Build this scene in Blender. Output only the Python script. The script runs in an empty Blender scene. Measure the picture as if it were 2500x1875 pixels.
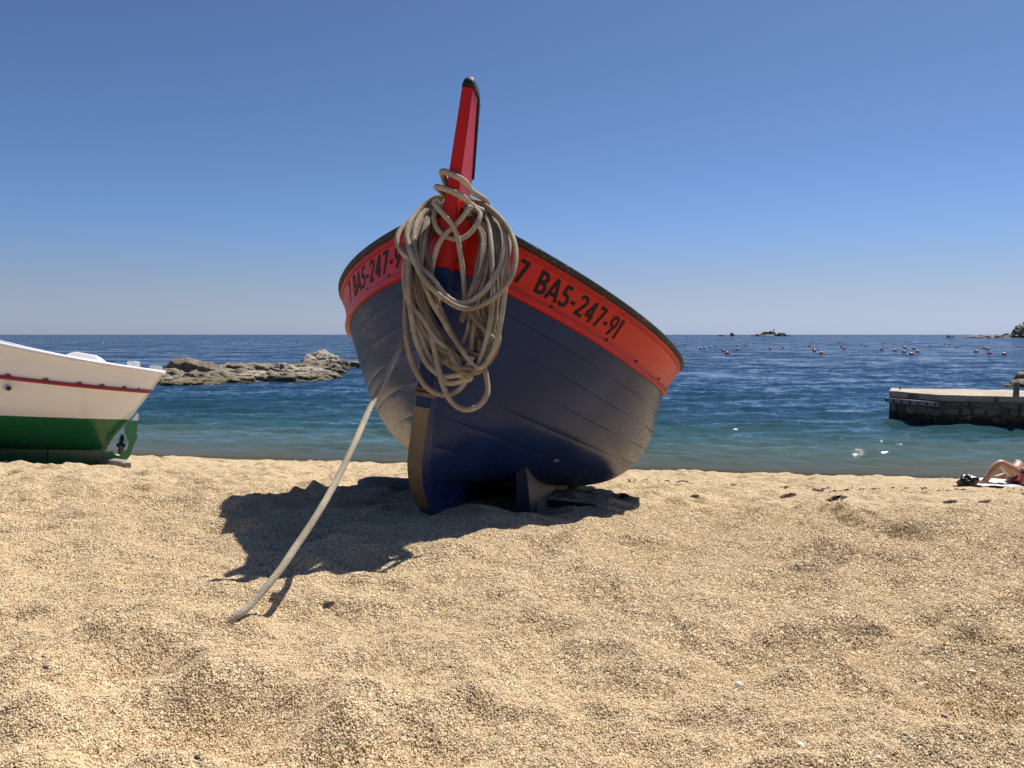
import bpy, bmesh, math, random
import numpy as np
from mathutils import Matrix, Vector

# ------------------------------------------------------------------ camera, sky, sun, exposure
SC = bpy.context.scene
COL = SC.collection
EYE = 2.65                                   # camera height over the sea
F_PX, CX, CY = 1950.0, 1250.0, 937.5         # focal length and centre of the photograph, in its pixels
PITCH = math.atan(120.5 / F_PX)
cam = bpy.data.cameras.new('camera')
cam.sensor_width = 36.0
cam.lens = 36.0 * F_PX / 2500.0
cam.clip_start, cam.clip_end = 0.05, 90000.0
camo = bpy.data.objects.new('camera', cam)
COL.objects.link(camo)
camo.location = (0, 0, EYE)
camo.rotation_euler = (math.pi / 2 - PITCH, 0, 0)
SC.camera = camo

SUN_DIR = Vector((0.347, 0.420, 0.838)).normalized()
world = bpy.data.worlds.new('World')
SC.world = world
world.use_nodes = True
wn = world.node_tree
sky = wn.nodes.new('ShaderNodeTexSky')
sky.sky_type = 'NISHITA'
sky.sun_disc = False
sky.sun_elevation = math.asin(SUN_DIR.z)
sky.sun_rotation = math.atan2(SUN_DIR.x, SUN_DIR.y)
sky.altitude = 0.0
sky.air_density = 0.6
sky.dust_density = 0.3
sky.ozone_density = 8.0
bg = wn.nodes['Background']
# pale lavender sea haze low over the horizon, all the way round
_tc = wn.nodes.new('ShaderNodeTexCoord'); _sx = wn.nodes.new('ShaderNodeSeparateXYZ'); wn.links.new(_tc.outputs['Generated'], _sx.inputs[0])
_mr = wn.nodes.new('ShaderNodeMapRange'); _mr.interpolation_type = 'SMOOTHSTEP'; wn.links.new(_sx.outputs[2], _mr.inputs[0])
for _i, _v in ((1, 0.0), (2, 0.15), (3, 1.0), (4, 0.0)): _mr.inputs[_i].default_value = _v
_bw = wn.nodes.new('ShaderNodeRGBToBW'); wn.links.new(sky.outputs[0], _bw.inputs[0])
_mu = wn.nodes.new('ShaderNodeMix'); _mu.data_type = 'RGBA'; _mu.blend_type = 'MULTIPLY'; _mu.inputs[0].default_value = 1.0
wn.links.new(_bw.outputs[0], _mu.inputs[6]); _mu.inputs[7].default_value = (0.665, 0.765, 0.99, 1)
_mx = wn.nodes.new('ShaderNodeMix'); _mx.data_type = 'RGBA'
wn.links.new(_mr.outputs[0], _mx.inputs[0]); wn.links.new(sky.outputs[0], _mx.inputs[6]); wn.links.new(_mu.outputs[2], _mx.inputs[7])
wn.links.new(_mx.outputs[2], bg.inputs[0])
bg.inputs[1].default_value = 0.074
sun = bpy.data.lights.new('sun', 'SUN')
sun.energy = 5.0
sun.angle = math.radians(0.53)
sun.color = (1.0, 0.935, 0.825)
suno = bpy.data.objects.new('sun', sun)
COL.objects.link(suno)
suno.rotation_euler = SUN_DIR.to_track_quat('Z', 'Y').to_euler()
suno.location = (10, 10, 20)
SC.view_settings.view_transform = 'Standard'
SC.view_settings.look = 'None'
SC.view_settings.exposure = 0.53
SC.view_settings.gamma = 1.0
SC.view_settings.use_curve_mapping = False
SC.cycles.use_denoising = True
SC.cycles.denoiser = 'OPENIMAGEDENOISE'
SC.cycles.denoising_input_passes = 'RGB_ALBEDO_NORMAL'

RNG = np.random.default_rng(7)
random.seed(7)

# ------------------------------------------------------------------ helpers
def at(px, py, depth):
    """point of the place seen at a pixel of the photograph, at a given depth"""
    c, s = math.cos(PITCH), math.sin(PITCH)
    u = -(py - CY) / F_PX
    return np.array([(px - CX) / F_PX * depth, (c + u * s) * depth, (-s + u * c) * depth + EYE])

_perm = RNG.permutation(512)
_perm = np.concatenate([_perm, _perm, _perm])
_g3 = RNG.normal(size=(512, 3))
_g3 /= np.linalg.norm(_g3, axis=1)[:, None]
def noise(p):
    p = np.asarray(p, float)
    i = np.floor(p).astype(int)
    f = p - i
    i = i & 511
    w = f * f * f * (f * (f * 6 - 15) + 10)
    r = 0
    for dx in (0, 1):
        wx = w[..., 0] if dx else 1 - w[..., 0]
        a = _perm[(i[..., 0] + dx) & 511]
        for dy in (0, 1):
            wy = w[..., 1] if dy else 1 - w[..., 1]
            b = _perm[a + ((i[..., 1] + dy) & 511)]
            for dz in (0, 1):
                wz = w[..., 2] if dz else 1 - w[..., 2]
                g = _g3[_perm[b + ((i[..., 2] + dz) & 511)] & 511]
                d = g[..., 0] * (f[..., 0] - dx) + g[..., 1] * (f[..., 1] - dy) + g[..., 2] * (f[..., 2] - dz)
                r = r + wx * wy * wz * d
    return r * 1.5
def noise2(x, y, sc, seed=0.0):
    return noise(np.stack([np.asarray(x) * sc, np.asarray(y) * sc, np.zeros_like(x) + seed * 7.31], -1))
def fbm(p, o=4, gain=0.5, lac=2.03):
    a, r = 1.0, 0
    for k in range(o):
        r = r + a * noise(p)
        p = p * lac + 11.3
        a *= gain
    return r

def tag(o, label=None, cat=None, group=None, kind=None):
    if label: o['label'] = label
    if cat: o['category'] = cat
    if group: o['group'] = group
    if kind: o['kind'] = kind
    return o
def link(o, parent=None):
    COL.objects.link(o)
    if parent is not None: o.parent = parent
    return o
def empty(name, loc=(0, 0, 0), label=None, cat=None, group=None):
    o = bpy.data.objects.new(name, None)
    o.location = loc
    o.empty_display_size = 0.2
    link(o)
    return tag(o, label, cat, group)
def mesh(name, V, Fc, mat=None, parent=None, smooth=True, auto=None):
    m = bpy.data.meshes.new(name)
    m.from_pydata([tuple(map(float, v)) for v in V], [], [tuple(map(int, f)) for f in Fc])
    m.validate()
    m.update()
    if smooth:
        m.polygons.foreach_set('use_smooth', [True] * len(m.polygons))
        if auto: m.set_sharp_from_angle(angle=math.radians(auto))
    if mat: m.materials.append(mat)
    o = bpy.data.objects.new(name, m)
    return link(o, parent)
def bm_obj(name, bm, mat=None, parent=None, smooth=False, auto=None):
    m = bpy.data.meshes.new(name)
    bmesh.ops.recalc_face_normals(bm, faces=bm.faces)
    bm.to_mesh(m)
    bm.free()
    if smooth:
        m.polygons.foreach_set('use_smooth', [True] * len(m.polygons))
        if auto: m.set_sharp_from_angle(angle=math.radians(auto))
    if mat: m.materials.append(mat)
    o = bpy.data.objects.new(name, m)
    return link(o, parent)
def grid_faces(nr, nc, flip=False, close=False):
    F = []
    for i in range(nr - 1):
        for j in range(nc - 1 + (1 if close else 0)):
            a, b = i * nc + j, i * nc + (j + 1) % nc
            q = (a, b, b + nc, a + nc)
            F.append(q[::-1] if flip else q)
    return F
def big_grid(name, X, Y, Z, mat, parent=None):
    """a grid mesh from 2-D coordinate arrays, filled fast"""
    nr, nc = X.shape
    V = np.stack([X, Y, Z], -1).reshape(-1, 3)
    I = np.arange(nr * nc).reshape(nr, nc)
    Q = np.stack([I[:-1, :-1], I[:-1, 1:], I[1:, 1:], I[1:, :-1]], -1).reshape(-1, 4)
    m = bpy.data.meshes.new(name)
    m.vertices.add(len(V)); m.vertices.foreach_set('co', V.ravel())
    m.loops.add(Q.size); m.loops.foreach_set('vertex_index', Q.ravel().astype(np.int32))
    m.polygons.add(len(Q)); m.polygons.foreach_set('loop_start', np.arange(0, Q.size, 4, dtype=np.int32))
    m.polygons.foreach_set('use_smooth', np.ones(len(Q), bool))
    m.update(calc_edges=True)
    m.materials.append(mat)
    return link(bpy.data.objects.new(name, m), parent)
def bm_box(bm, c, size, M=None):
    r = bmesh.ops.create_cube(bm, size=1.0)
    T = Matrix.Translation(Vector(c)) @ (M.to_4x4() if M else Matrix.Identity(4)) @ Matrix.Diagonal((*size, 1.0))
    bmesh.ops.transform(bm, matrix=T, verts=r['verts'])
    return r['verts']
def bevel(bm, w, seg=2):
    bmesh.ops.bevel(bm, geom=list(bm.edges), offset=w, segments=seg, affect='EDGES', clamp_overlap=True)
def spline(P, step):
    """Catmull-Rom through points, resampled about every step"""
    P = np.asarray(P, float)
    Q = np.vstack([2 * P[0] - P[1], P, 2 * P[-1] - P[-2]])
    out = []
    for i in range(1, len(Q) - 2):
        p0, p1, p2, p3 = Q[i - 1:i + 3]
        n = max(2, int(np.linalg.norm(p2 - p1) / step))
        for k in range(n):
            t = k / n
            out.append(0.5 * (2 * p1 + (p2 - p0) * t + (2 * p0 - 5 * p1 + 4 * p2 - p3) * t * t + (3 * p1 - p0 - 3 * p2 + p3) * t ** 3))
    out.append(P[-1])
    return np.array(out)
def tube(name, P, r, mat, parent=None, n=8, cap=True, wob=0.0):
    P = np.asarray(P, float)
    T = np.gradient(P, axis=0)
    T /= np.linalg.norm(T, axis=1)[:, None] + 1e-12
    up = np.array([0.3, 0.1, 1.0]) if abs(T[0, 2]) < 0.9 else np.array([1.0, 0.2, 0])
    V, N = [], np.cross(T[0], up)
    N /= np.linalg.norm(N)
    R = np.broadcast_to(np.asarray(r, float), (len(P),))
    L = np.concatenate([[0], np.cumsum(np.linalg.norm(np.diff(P, axis=0), axis=1))])
    for i in range(len(P)):
        N = N - T[i] * (N @ T[i])
        N /= np.linalg.norm(N) + 1e-12
        B = np.cross(T[i], N)
        rr = R[i] * (1 + wob * math.sin(L[i] * 61.0) + wob * math.sin(L[i] * 23.0 + 1))
        for k in range(n):
            a = 2 * math.pi * k / n
            V.append(P[i] + rr * (math.cos(a) * N + math.sin(a) * B))
    Fc = grid_faces(len(P), n, close=True)
    if cap:
        Fc.append(tuple(range(n))[::-1]); Fc.append(tuple(range((len(P) - 1) * n, len(P) * n)))
    o = mesh(name, V, Fc, mat, parent)
    uv = o.data.uv_layers.new(name='UVMap')
    d = np.zeros((len(o.data.loops), 2), np.float32)
    for p in o.data.polygons:
        for li in p.loop_indices:
            v = o.data.loops[li].vertex_index
            d[li] = (L[v // n], (v % n) / n)
        if len(p.vertices) == 4:
            li = list(p.loop_indices)
            vs = d[li, 1]
            if vs.max() - vs.min() > 0.5:
                for q in li:
                    if d[q, 1] < 0.3: d[q, 1] += 1.0
    uv.data.foreach_set('uv', d.ravel())
    return o
def ico(name, c, rad, mat, parent=None, sub=3, amp=0.2, fr=1.5, seed=0, rot=0, smooth=True, flat=None, crack=0.0):
    """a boulder or pebble: an icosphere pushed about by noise"""
    bm = bmesh.new()
    bmesh.ops.create_icosphere(bm, subdivisions=sub, radius=1.0)
    V = np.array([v.co[:] for v in bm.verts])
    rad = np.asarray(rad, float) * np.ones(3)
    d = fbm(V * fr + seed * 3.7, 5) * amp
    if crack:
        q = V * np.array([1.3, 1.3, 3.0]) * fr + seed * 5.1
        q = q + 0.4 * noise(V * 2.2 + seed)[:, None]
        d = d - crack * np.exp(-np.abs(noise(q)) * 14) - 0.6 * crack * np.exp(-np.abs(noise(q * 2.1 + 4)) * 12)
    W = V * (1 + d[:, None])
    if flat is not None: W[:, 2] = np.maximum(W[:, 2], flat)
    W = W * rad
    cz, sz = math.cos(rot), math.sin(rot)
    W = np.stack([W[:, 0] * cz - W[:, 1] * sz, W[:, 0] * sz + W[:, 1] * cz, W[:, 2]], -1) + np.asarray(c)
    Fc = [[v.index for v in f.verts] for f in bm.faces]
    bm.free()
    return mesh(name, W, Fc, mat, parent, smooth)

# ------------------------------------------------------------------ materials
def new_mat(name):
    m = bpy.data.materials.new(name)
    m.use_nodes = True
    return m, m.node_tree, m.node_tree.nodes['Principled BSDF']
class NT:
    def __init__(s, nt): s.nt = nt
    def n(s, t, **kw):
        o = s.nt.nodes.new(t)
        for k, v in kw.items():
            if k.startswith('i_'): o.inputs[int(k[2:]) if k[2:].isdigit() else k[2:].replace('_', ' ')].default_value = v
            else: setattr(o, k, v)
        return o
    def l(s, a, b): s.nt.links.new(a, b)
    def coord(s, out='Object', scale=(1, 1, 1), rot=(0, 0, 0)):
        c = s.n('ShaderNodeTexCoord'); mp = s.n('ShaderNodeMapping')
        mp.inputs['Scale'].default_value = scale; mp.inputs['Rotation'].default_value = rot
        s.l(c.outputs[out], mp.inputs[0]); return mp.outputs[0]
    def noise(s, vec, scale, detail=4, rough=0.55, dist=0.0):
        o = s.n('ShaderNodeTexNoise'); o.inputs['Scale'].default_value = scale
        o.inputs['Detail'].default_value = detail; o.inputs['Roughness'].default_value = rough
        o.inputs['Distortion'].default_value = dist
        s.l(vec, o.inputs['Vector']); return o.outputs['Fac']
    def vor(s, vec, scale, feature='F1', out='Distance', rnd=1.0):
        o = s.n('ShaderNodeTexVoronoi', feature=feature); o.inputs['Scale'].default_value = scale
        o.inputs['Randomness'].default_value = rnd
        s.l(vec, o.inputs['Vector']); return o.outputs[out]
    def ramp(s, fac, stops, interp='LINEAR'):
        o = s.n('ShaderNodeValToRGB'); e = o.color_ramp.elements; o.color_ramp.interpolation = interp
        while len(e) > 1: e.remove(e[-1])
        for i, (p, c) in enumerate(stops):
            k = e[0] if i == 0 else e.new(p)
            k.position = p
            k.color = (*c, 1) if isinstance(c, (tuple, list)) else (c, c, c, 1)
        s.l(fac, o.inputs[0]); return o.outputs[0]
    def mix(s, fac, a, b, bt='MIX'):
        o = s.n('ShaderNodeMix', data_type='RGBA', blend_type=bt)
        for v, i in ((fac, 0), (a, 6), (b, 7)):
            if hasattr(v, 'is_linked'): s.l(v, o.inputs[i])
            elif i == 0: o.inputs[0].default_value = v
            else: o.inputs[i].default_value = (*v, 1)
        return o.outputs[2]
    def math(s, op, a, b=0.0):
        o = s.n('ShaderNodeMath', operation=op)
        for v, i in ((a, 0), (b, 1)):
            if hasattr(v, 'is_linked'): s.l(v, o.inputs[i])
            else: o.inputs[i].default_value = v
        return o.outputs[0]
    def bump(s, h, strength, dist, prev=None):
        o = s.n('ShaderNodeBump'); o.inputs['Strength'].default_value = strength; o.inputs['Distance'].default_value = dist
        s.l(h, o.inputs['Height'])
        if prev is not None: s.l(prev, o.inputs['Normal'])
        return o.outputs[0]

def paint(name, col, wear_col, rough=0.35, wear=0.66, scale=3.0, bump=0.25, streak=(1, 1, 6), coat=0.0, dirt=0.25, chip_scale=9.0, spec=0.5, scratch=None):
    m, nt, p = new_mat(name)
    t = NT(nt)
    v = t.coord()
    vs = t.coord(scale=streak)
    a = t.noise(v, scale, 6, 0.6)
    b = t.noise(vs, scale * 4, 5, 0.65)
    tone = t.mix(t.ramp(a, [(0.3, 0), (0.75, 1)]), [c * (1 - dirt) for c in col], [min(1, c * (1 + dirt)) for c in col])
    chips = t.ramp(t.math('MULTIPLY', t.noise(vs, chip_scale, 8, 0.7), t.math('ADD', t.math('MULTIPLY', a, 0.8), 0.6)), [(wear, 0), (wear + 0.04, 1)])
    base = t.mix(chips, tone, wear_col)
    if scratch is not None:
        sc1 = t.noise(t.coord(scale=(3, 9, 1.2), rot=(0, 0.5, 0)), 22, 6, 0.75, 0.4)
        sc2 = t.noise(t.coord(scale=(0.8, 6, 7), rot=(0, 0.12, 0)), 16, 7, 0.75, 0.3)
        base = t.mix(t.math('MULTIPLY', t.ramp(sc1, [(0.66, 0), (0.72, 1)]), t.ramp(a, [(0.45, 0), (0.62, 0.8)])), base, scratch)
        base = t.mix(t.ramp(sc2, [(0.655, 0), (0.675, 0.9)]), base, wear_col)
        wv = t.coord(scale=(1.0, 2.4, 2.4), rot=(0, 0.25, 0))
        jit = t.n('ShaderNodeVectorMath', operation='ADD'); t.l(wv, jit.inputs[0])
        jn = t.n('ShaderNodeTexNoise'); jn.inputs['Scale'].default_value = 9.0; t.l(wv, jn.inputs['Vector']); t.l(jn.outputs['Color'], jit.inputs[1])
        ck = t.vor(jit.outputs[0], 6.5, 'DISTANCE_TO_EDGE')
        msk = t.ramp(t.noise(t.coord(), 3.1, 4, 0.6), [(0.54, 0), (0.60, 1)])
        cracks = t.math('MULTIPLY', t.ramp(ck, [(0.0, 1), (0.035, 0)]), msk)
        base = t.mix(cracks, base, wear_col)
    t.l(base, p.inputs['Base Color'])
    t.l(t.ramp(b, [(0.2, rough * 0.75), (0.8, min(1, rough * 1.5))]), p.inputs['Roughness'])
    n1 = t.bump(b, bump, 0.004)
    n2 = t.bump(a, bump, 0.02, n1)
    n3 = t.bump(chips, 0.5, 0.0015, n2)
    t.l(n3, p.inputs['Normal'])
    p.inputs['Coat Weight'].default_value = coat
    p.inputs['Specular IOR Level'].default_value = spec
    p.inputs['Coat Roughness'].default_value = 0.12
    return m
def wood(name, c1, c2, axis=(1, 12, 12), rough=0.8, bump=0.5, sc=4.0):
    m, nt, p = new_mat(name)
    t = NT(nt)
    v = t.coord(scale=axis)
    a = t.noise(v, sc, 8, 0.65, 0.6)
    b = t.noise(t.coord(), 6, 4)
    t.l(t.mix(t.math('MULTIPLY', b, 0.5), t.ramp(a, [(0.3, c1), (0.7, c2)]), [x * 0.5 for x in c1]), p.inputs['Base Color'])
    p.inputs['Roughness'].default_value = rough
    t.l(t.bump(a, bump, 0.01), p.inputs['Normal'])
    return m
def plain(name, col, rough=0.5, metal=0.0, var=0.2, bump=0.15, sc=20.0, spec=0.5):
    m, nt, p = new_mat(name)
    t = NT(nt)
    a = t.noise(t.coord(), sc, 6, 0.6)
    t.l(t.mix(a, [c * (1 - var) for c in col], [min(1, c * (1 + var)) for c in col]), p.inputs['Base Color'])
    p.inputs['Roughness'].default_value = rough
    p.inputs['Metallic'].default_value = metal
    p.inputs['Specular IOR Level'].default_value = spec
    t.l(t.bump(a, bump, 0.01), p.inputs['Normal'])
    return m
def stone(name, dark, light, sc=2.0, algae=None, zsplit=0.3, bump=0.8):
    m, nt, p = new_mat(name)
    t = NT(nt)
    geo = t.n('ShaderNodeNewGeometry')
    v = geo.outputs['Position']
    a = t.noise(v, sc, 10, 0.65)
    b = t.noise(v, sc * 7, 6, 0.7)
    cc = t.vor(v, sc * 2.2, 'DISTANCE_TO_EDGE')
    col = t.mix(t.ramp(a, [(0.32, 0), (0.68, 1)]), dark, light)
    col = t.mix(t.ramp(b, [(0.35, 0.5), (0.6, 0)]), col, [x * 0.55 for x in dark])
    if algae:
        sep = t.n('ShaderNodeSeparateXYZ'); t.l(v, sep.inputs[0])
        h = t.math('ADD', sep.outputs[2], t.math('MULTIPLY', t.math('SUBTRACT', a, 0.5), 0.5))
        col = t.mix(t.ramp(h, [(zsplit * 0.5, 1), (zsplit, 0)]), col, algae)
    t.l(col, p.inputs['Base Color'])
    p.inputs['Roughness'].default_value = 0.85
    n = t.bump(t.ramp(cc, [(0, 0), (0.08, 1)]), 0.25, 0.05)
    n = t.bump(a, bump, 0.25 / sc, n)
    t.l(t.bump(b, bump, 0.05 / sc, n), p.inputs['Normal'])
    return m

def sand_mat():
    m, nt, p = new_mat('coarse_sand')
    t = NT(nt)
    v = t.coord()
    cells = t.vor(v, 230, out='Color')
    sep = t.n('ShaderNodeSeparateColor'); t.l(cells, sep.inputs[0])
    grain = t.ramp(sep.outputs[0], [(0.0, (0.18, 0.112, 0.055)), (0.13, (0.42, 0.285, 0.145)), (0.34, (0.66, 0.50, 0.305)), (0.75, (0.75, 0.60, 0.395)), (0.95, (0.78, 0.67, 0.48)), (1, (0.80, 0.73, 0.60))])
    big = t.noise(v, 2.2, 5, 0.6)
    mid = t.noise(v, 30, 4, 0.7)
    col = t.mix(t.ramp(big, [(0.35, 0.0), (0.7, 0.35)]), grain, (0.42, 0.29, 0.16), 'MIX')
    col = t.mix(t.ramp(mid, [(0.3, 0.45), (0.48, 0.0)]), col, (0.22, 0.145, 0.075))
    # damp band along the water
    at_ = t.n('ShaderNodeAttribute', attribute_name='damp')
    col = t.mix(t.math('MULTIPLY', at_.outputs['Fac'], 0.65), col, (0.20, 0.145, 0.085))
    t.l(col, p.inputs['Base Color'])
    p.inputs['Roughness'].default_value = 0.9
    p.inputs['Specular IOR Level'].default_value = 0.25
    n = t.bump(t.vor(v, 230), 0.9, 0.0035)
    n = t.bump(t.noise(v, 70, 3, 0.6), 1.0, 0.018, n)
    n = t.bump(t.noise(v, 22, 4, 0.6), 0.8, 0.04, n)
    t.l(n, p.inputs['Normal'])
    return m
def grain_mat():
    m, nt, p = new_mat('sand_grain')
    t = NT(nt)
    r = t.n('ShaderNodeObjectInfo').outputs['Random']
    t.l(t.ramp(r, [(0.0, (0.12, 0.08, 0.045)), (0.04, (0.27, 0.175, 0.085)), (0.2, (0.61, 0.46, 0.275)), (0.55, (0.74, 0.59, 0.385)), (0.88, (0.76, 0.61, 0.40)), (0.97, (0.80, 0.71, 0.56)), (0.985, (0.34, 0.30, 0.26)), (1, (0.28, 0.24, 0.21))]), p.inputs['Base Color'])
    p.inputs['Roughness'].default_value = 0.6
    p.inputs['Specular IOR Level'].default_value = 0.35
    return m
def sea_mat():
    m, nt, p = new_mat('sea_water')
    t = NT(nt)
    geo = t.n('ShaderNodeNewGeometry')
    off = t.n('ShaderNodeAttribute', attribute_name='offshore').outputs['Fac']
    mp = t.n('ShaderNodeMapping'); t.l(geo.outputs['Position'], mp.inputs[0]); mp.inputs['Scale'].default_value = (0.35, 1.0, 1.0)
    v = mp.outputs[0]
    patch = t.noise(v, 0.10, 4, 0.6)
    o2 = t.math('ADD', off, t.math('MULTIPLY', t.math('SUBTRACT', patch, 0.5), 0.36))
    col = t.ramp(o2, [(0.0, (0.26, 0.225, 0.155)), (0.13, (0.185, 0.195, 0.155)), (0.25, (0.074, 0.112, 0.102)), (0.36, (0.027, 0.070, 0.075)), (0.50, (0.012, 0.046, 0.070)), (0.72, (0.007, 0.034, 0.070)), (1.0, (0.007, 0.030, 0.066))])
    t.l(col, p.inputs['Base Color'])
    p.inputs['Roughness'].default_value = 0.035
    p.inputs['IOR'].default_value = 1.333
    p.inputs['Specular IOR Level'].default_value = 0.42
    # slopes of the wavelets, small to large
    acc = geo.outputs['Normal']
    calm = t.ramp(off, [(0.05, 0.40), (0.30, 0.58), (0.62, 1.0)])
    for sc_, k_, st_, dt_ in ((0.22, 0.5, 0.45, 2), (0.9, 0.62, 0.5, 2), (3.2, 0.55, 0.6, 2), (11.0, 0.5, 0.7, 2), (42.0, 0.35, 0.8, 1)):
        hi = sc_ > 20
        m2 = t.n('ShaderNodeMapping'); t.l(geo.outputs['Position'], m2.inputs[0]); m2.inputs['Scale'].default_value = (st_, 1.0, 1.0); m2.inputs['Rotation'].default_value = (0, 0, 0.22)
        nz = t.n('ShaderNodeTexNoise'); nz.inputs['Scale'].default_value = sc_; nz.inputs['Detail'].default_value = dt_; t.l(m2.outputs[0], nz.inputs['Vector'])
        sb_ = t.n('ShaderNodeVectorMath', operation='SUBTRACT'); t.l(nz.outputs['Color'], sb_.inputs[0]); sb_.inputs[1].default_value = (0.5, 0.5, 0.5)
        ml_ = t.n('ShaderNodeVectorMath', operation='MULTIPLY'); t.l(sb_.outputs[0], ml_.inputs[0]); ml_.inputs[1].default_value = (k_, k_, 0.0)
        cm_ = t.n('ShaderNodeVectorMath', operation='SCALE'); t.l(ml_.outputs[0], cm_.inputs[0]); (t.l(calm, cm_.inputs['Scale']) if not hi else None); cm_.inputs['Scale'].default_value = 1.0
        ad_ = t.n('ShaderNodeVectorMath', operation='ADD'); t.l(acc, ad_.inputs[0]); t.l(cm_.outputs[0], ad_.inputs[1]); acc = ad_.outputs[0]
    ad_ = t.n('ShaderNodeVectorMath', operation='ADD'); t.l(acc, ad_.inputs[0]); ad_.inputs[1].default_value = (0.0, -0.15, 0.0)
    nm_ = t.n('ShaderNodeVectorMath', operation='NORMALIZE'); t.l(ad_.outputs[0], nm_.inputs[0])
    t.l(nm_.outputs[0], p.inputs['Normal'])
    # the last centimetres of water over the sand are clear
    tr = t.n('ShaderNodeBsdfTransparent')
    mx = t.n('ShaderNodeMixShader')
    dep = t.n('ShaderNodeAttribute', attribute_name='depth').outputs['Fac']
    t.l(t.ramp(dep, [(0.0, 0.12), (0.10, 0.45), (0.55, 1.0)]), mx.inputs[0])
    t.l(tr.outputs[0], mx.inputs[1]); t.l(p.outputs[0], mx.inputs[2])
    t.l(mx.outputs[0], nt.nodes['Material Output'].inputs[0])
    return m
def rope_mat(name, dark, light, per_m=150.0):
    m, nt, p = new_mat(name)
    t = NT(nt)
    c = t.n('ShaderNodeTexCoord')
    mp = t.n('ShaderNodeMapping'); t.l(c.outputs['UV'], mp.inputs[0]); mp.inputs['Scale'].default_value = (per_m, 2.0, 1)
    sep = t.n('ShaderNodeSeparateXYZ'); t.l(mp.outputs[0], sep.inputs[0])
    ph = t.math('SINE', t.math('MULTIPLY', t.math('ADD', sep.outputs[0], sep.outputs[1]), 6.283))
    ph2 = t.math('SINE', t.math('MULTIPLY', t.math('SUBTRACT', sep.outputs[0], sep.outputs[1]), 6.283))
    weave = t.math('MAXIMUM', ph, ph2)
    a = t.noise(t.coord(), 9, 5, 0.6)
    b = t.noise(t.coord(), 160, 3, 0.7)
    col = t.mix(t.ramp(a, [(0.35, 0), (0.65, 1)]), dark, light)
    col = t.mix(t.ramp(b, [(0.3, 0.55), (0.55, 0)]), col, [x * 0.5 for x in dark])
    t.l(col, p.inputs['Base Color'])
    p.inputs['Roughness'].default_value = 0.95
    p.inputs['Specular IOR Level'].default_value = 0.15
    n = t.bump(weave, 0.35, 0.0016)
    t.l(t.bump(b, 0.7, 0.003, n), p.inputs['Normal'])
    return m

M = {}
M['sand'] = sand_mat()
M['grain'] = grain_mat()
M['sea'] = sea_mat()
M['blue'] = paint('navy_paint', (0.0085, 0.0265, 0.104), (0.005, 0.008, 0.02), 0.26, 0.74, 2.2, 0.05, (2, 5, 8), 0.0, 0.3, 13.0, 0.15, (0.05, 0.07, 0.16))
M['red'] = paint('red_paint', (0.46, 0.012, 0.009), (0.06, 0.02, 0.015), 0.36, 0.795, 2.5, 0.18, (2, 6, 6), 0.0, 0.18, 12.0, 0.26)
M['inner'] = plain('dark_caulking', (0.012, 0.013, 0.02), 0.9)
M['rail'] = paint('worn_black_rail', (0.020, 0.017, 0.016), (0.20, 0.115, 0.05), 0.6, 0.60, 3.0, 0.5, (3, 10, 10), 0.0, 0.4, 7.0)
M['bilge'] = paint('dark_bilge_paint', (0.010, 0.014, 0.034), (0.07, 0.05, 0.03), 0.4, 0.70, 3.0, 0.3, (2, 2, 8), 0.0, 0.3, 10.0)
M['black'] = plain('black_rubber', (0.012, 0.012, 0.013), 0.6)
M['letter'] = paint('black_lettering', (0.012, 0.011, 0.012), (0.16, 0.02, 0.016), 0.5, 0.80, 3.0, 0.1, (3, 6, 6), 0, 0.2, 25.0, 0.15)
M['brass'] = paint('stem_band_paint', (0.165, 0.125, 0.078), (0.03, 0.024, 0.018), 0.6, 0.63, 5.0, 0.4, (4, 4, 1.5), 0, 0.35, 16.0)
M['rust'] = paint('rusty_iron', (0.16, 0.10, 0.065), (0.35, 0.31, 0.27), 0.6, 0.62, 6.0, 0.6, (4, 4, 10), 0, 0.5, 12.0)
M['deck'] = plain('grey_deck_paint', (0.36, 0.34, 0.30), 0.7)
M['gel'] = paint('white_gelcoat', (0.76, 0.765, 0.78), (0.55, 0.52, 0.47), 0.16, 0.93, 1.5, 0.03, (1, 1, 1), 0.25, 0.03, 5.0)
M['green'] = paint('green_antifouling', (0.012, 0.125, 0.045), (0.02, 0.06, 0.03), 0.22, 0.9, 1.5, 0.06, (1, 1, 2), 0.1, 0.2, 6.0)
M['green_lit'] = paint('lit_green_paint', (0.010, 0.20, 0.085), (0.01, 0.07, 0.03), 0.25, 0.9, 1.5, 0.06, (1, 1, 2), 0.1, 0.15, 6.0)  # brighter green for rudder and hinges: their lit look is painted into the colour
M['redrub'] = plain('red_rubbing_strip', (0.36, 0.025, 0.035), 0.35, var=0.1, bump=0.02)
M['steel'] = plain('steel', (0.5, 0.47, 0.43), 0.35, 1.0)
M['fitting'] = plain('brown_fitting', (0.14, 0.085, 0.05), 0.6)
M['timber'] = wood('weathered_timber', (0.17, 0.145, 0.12), (0.38, 0.335, 0.285))
M['pale_timber'] = wood('pale_timber', (0.22, 0.19, 0.155), (0.40, 0.37, 0.33), (8, 8, 1))
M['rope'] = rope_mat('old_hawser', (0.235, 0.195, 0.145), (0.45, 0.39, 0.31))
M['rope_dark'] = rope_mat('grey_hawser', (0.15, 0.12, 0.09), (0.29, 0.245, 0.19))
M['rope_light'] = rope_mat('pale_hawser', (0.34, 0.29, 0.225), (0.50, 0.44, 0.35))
M['rock'] = stone('shore_rock', (0.105, 0.08, 0.056), (0.33, 0.275, 0.205), 1.3, (0.10, 0.082, 0.035), 0.30)
M['rock_pale'] = stone('pale_rock', (0.20, 0.165, 0.125), (0.52, 0.465, 0.385), 1.6, (0.12, 0.10, 0.05), 0.25)
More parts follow.
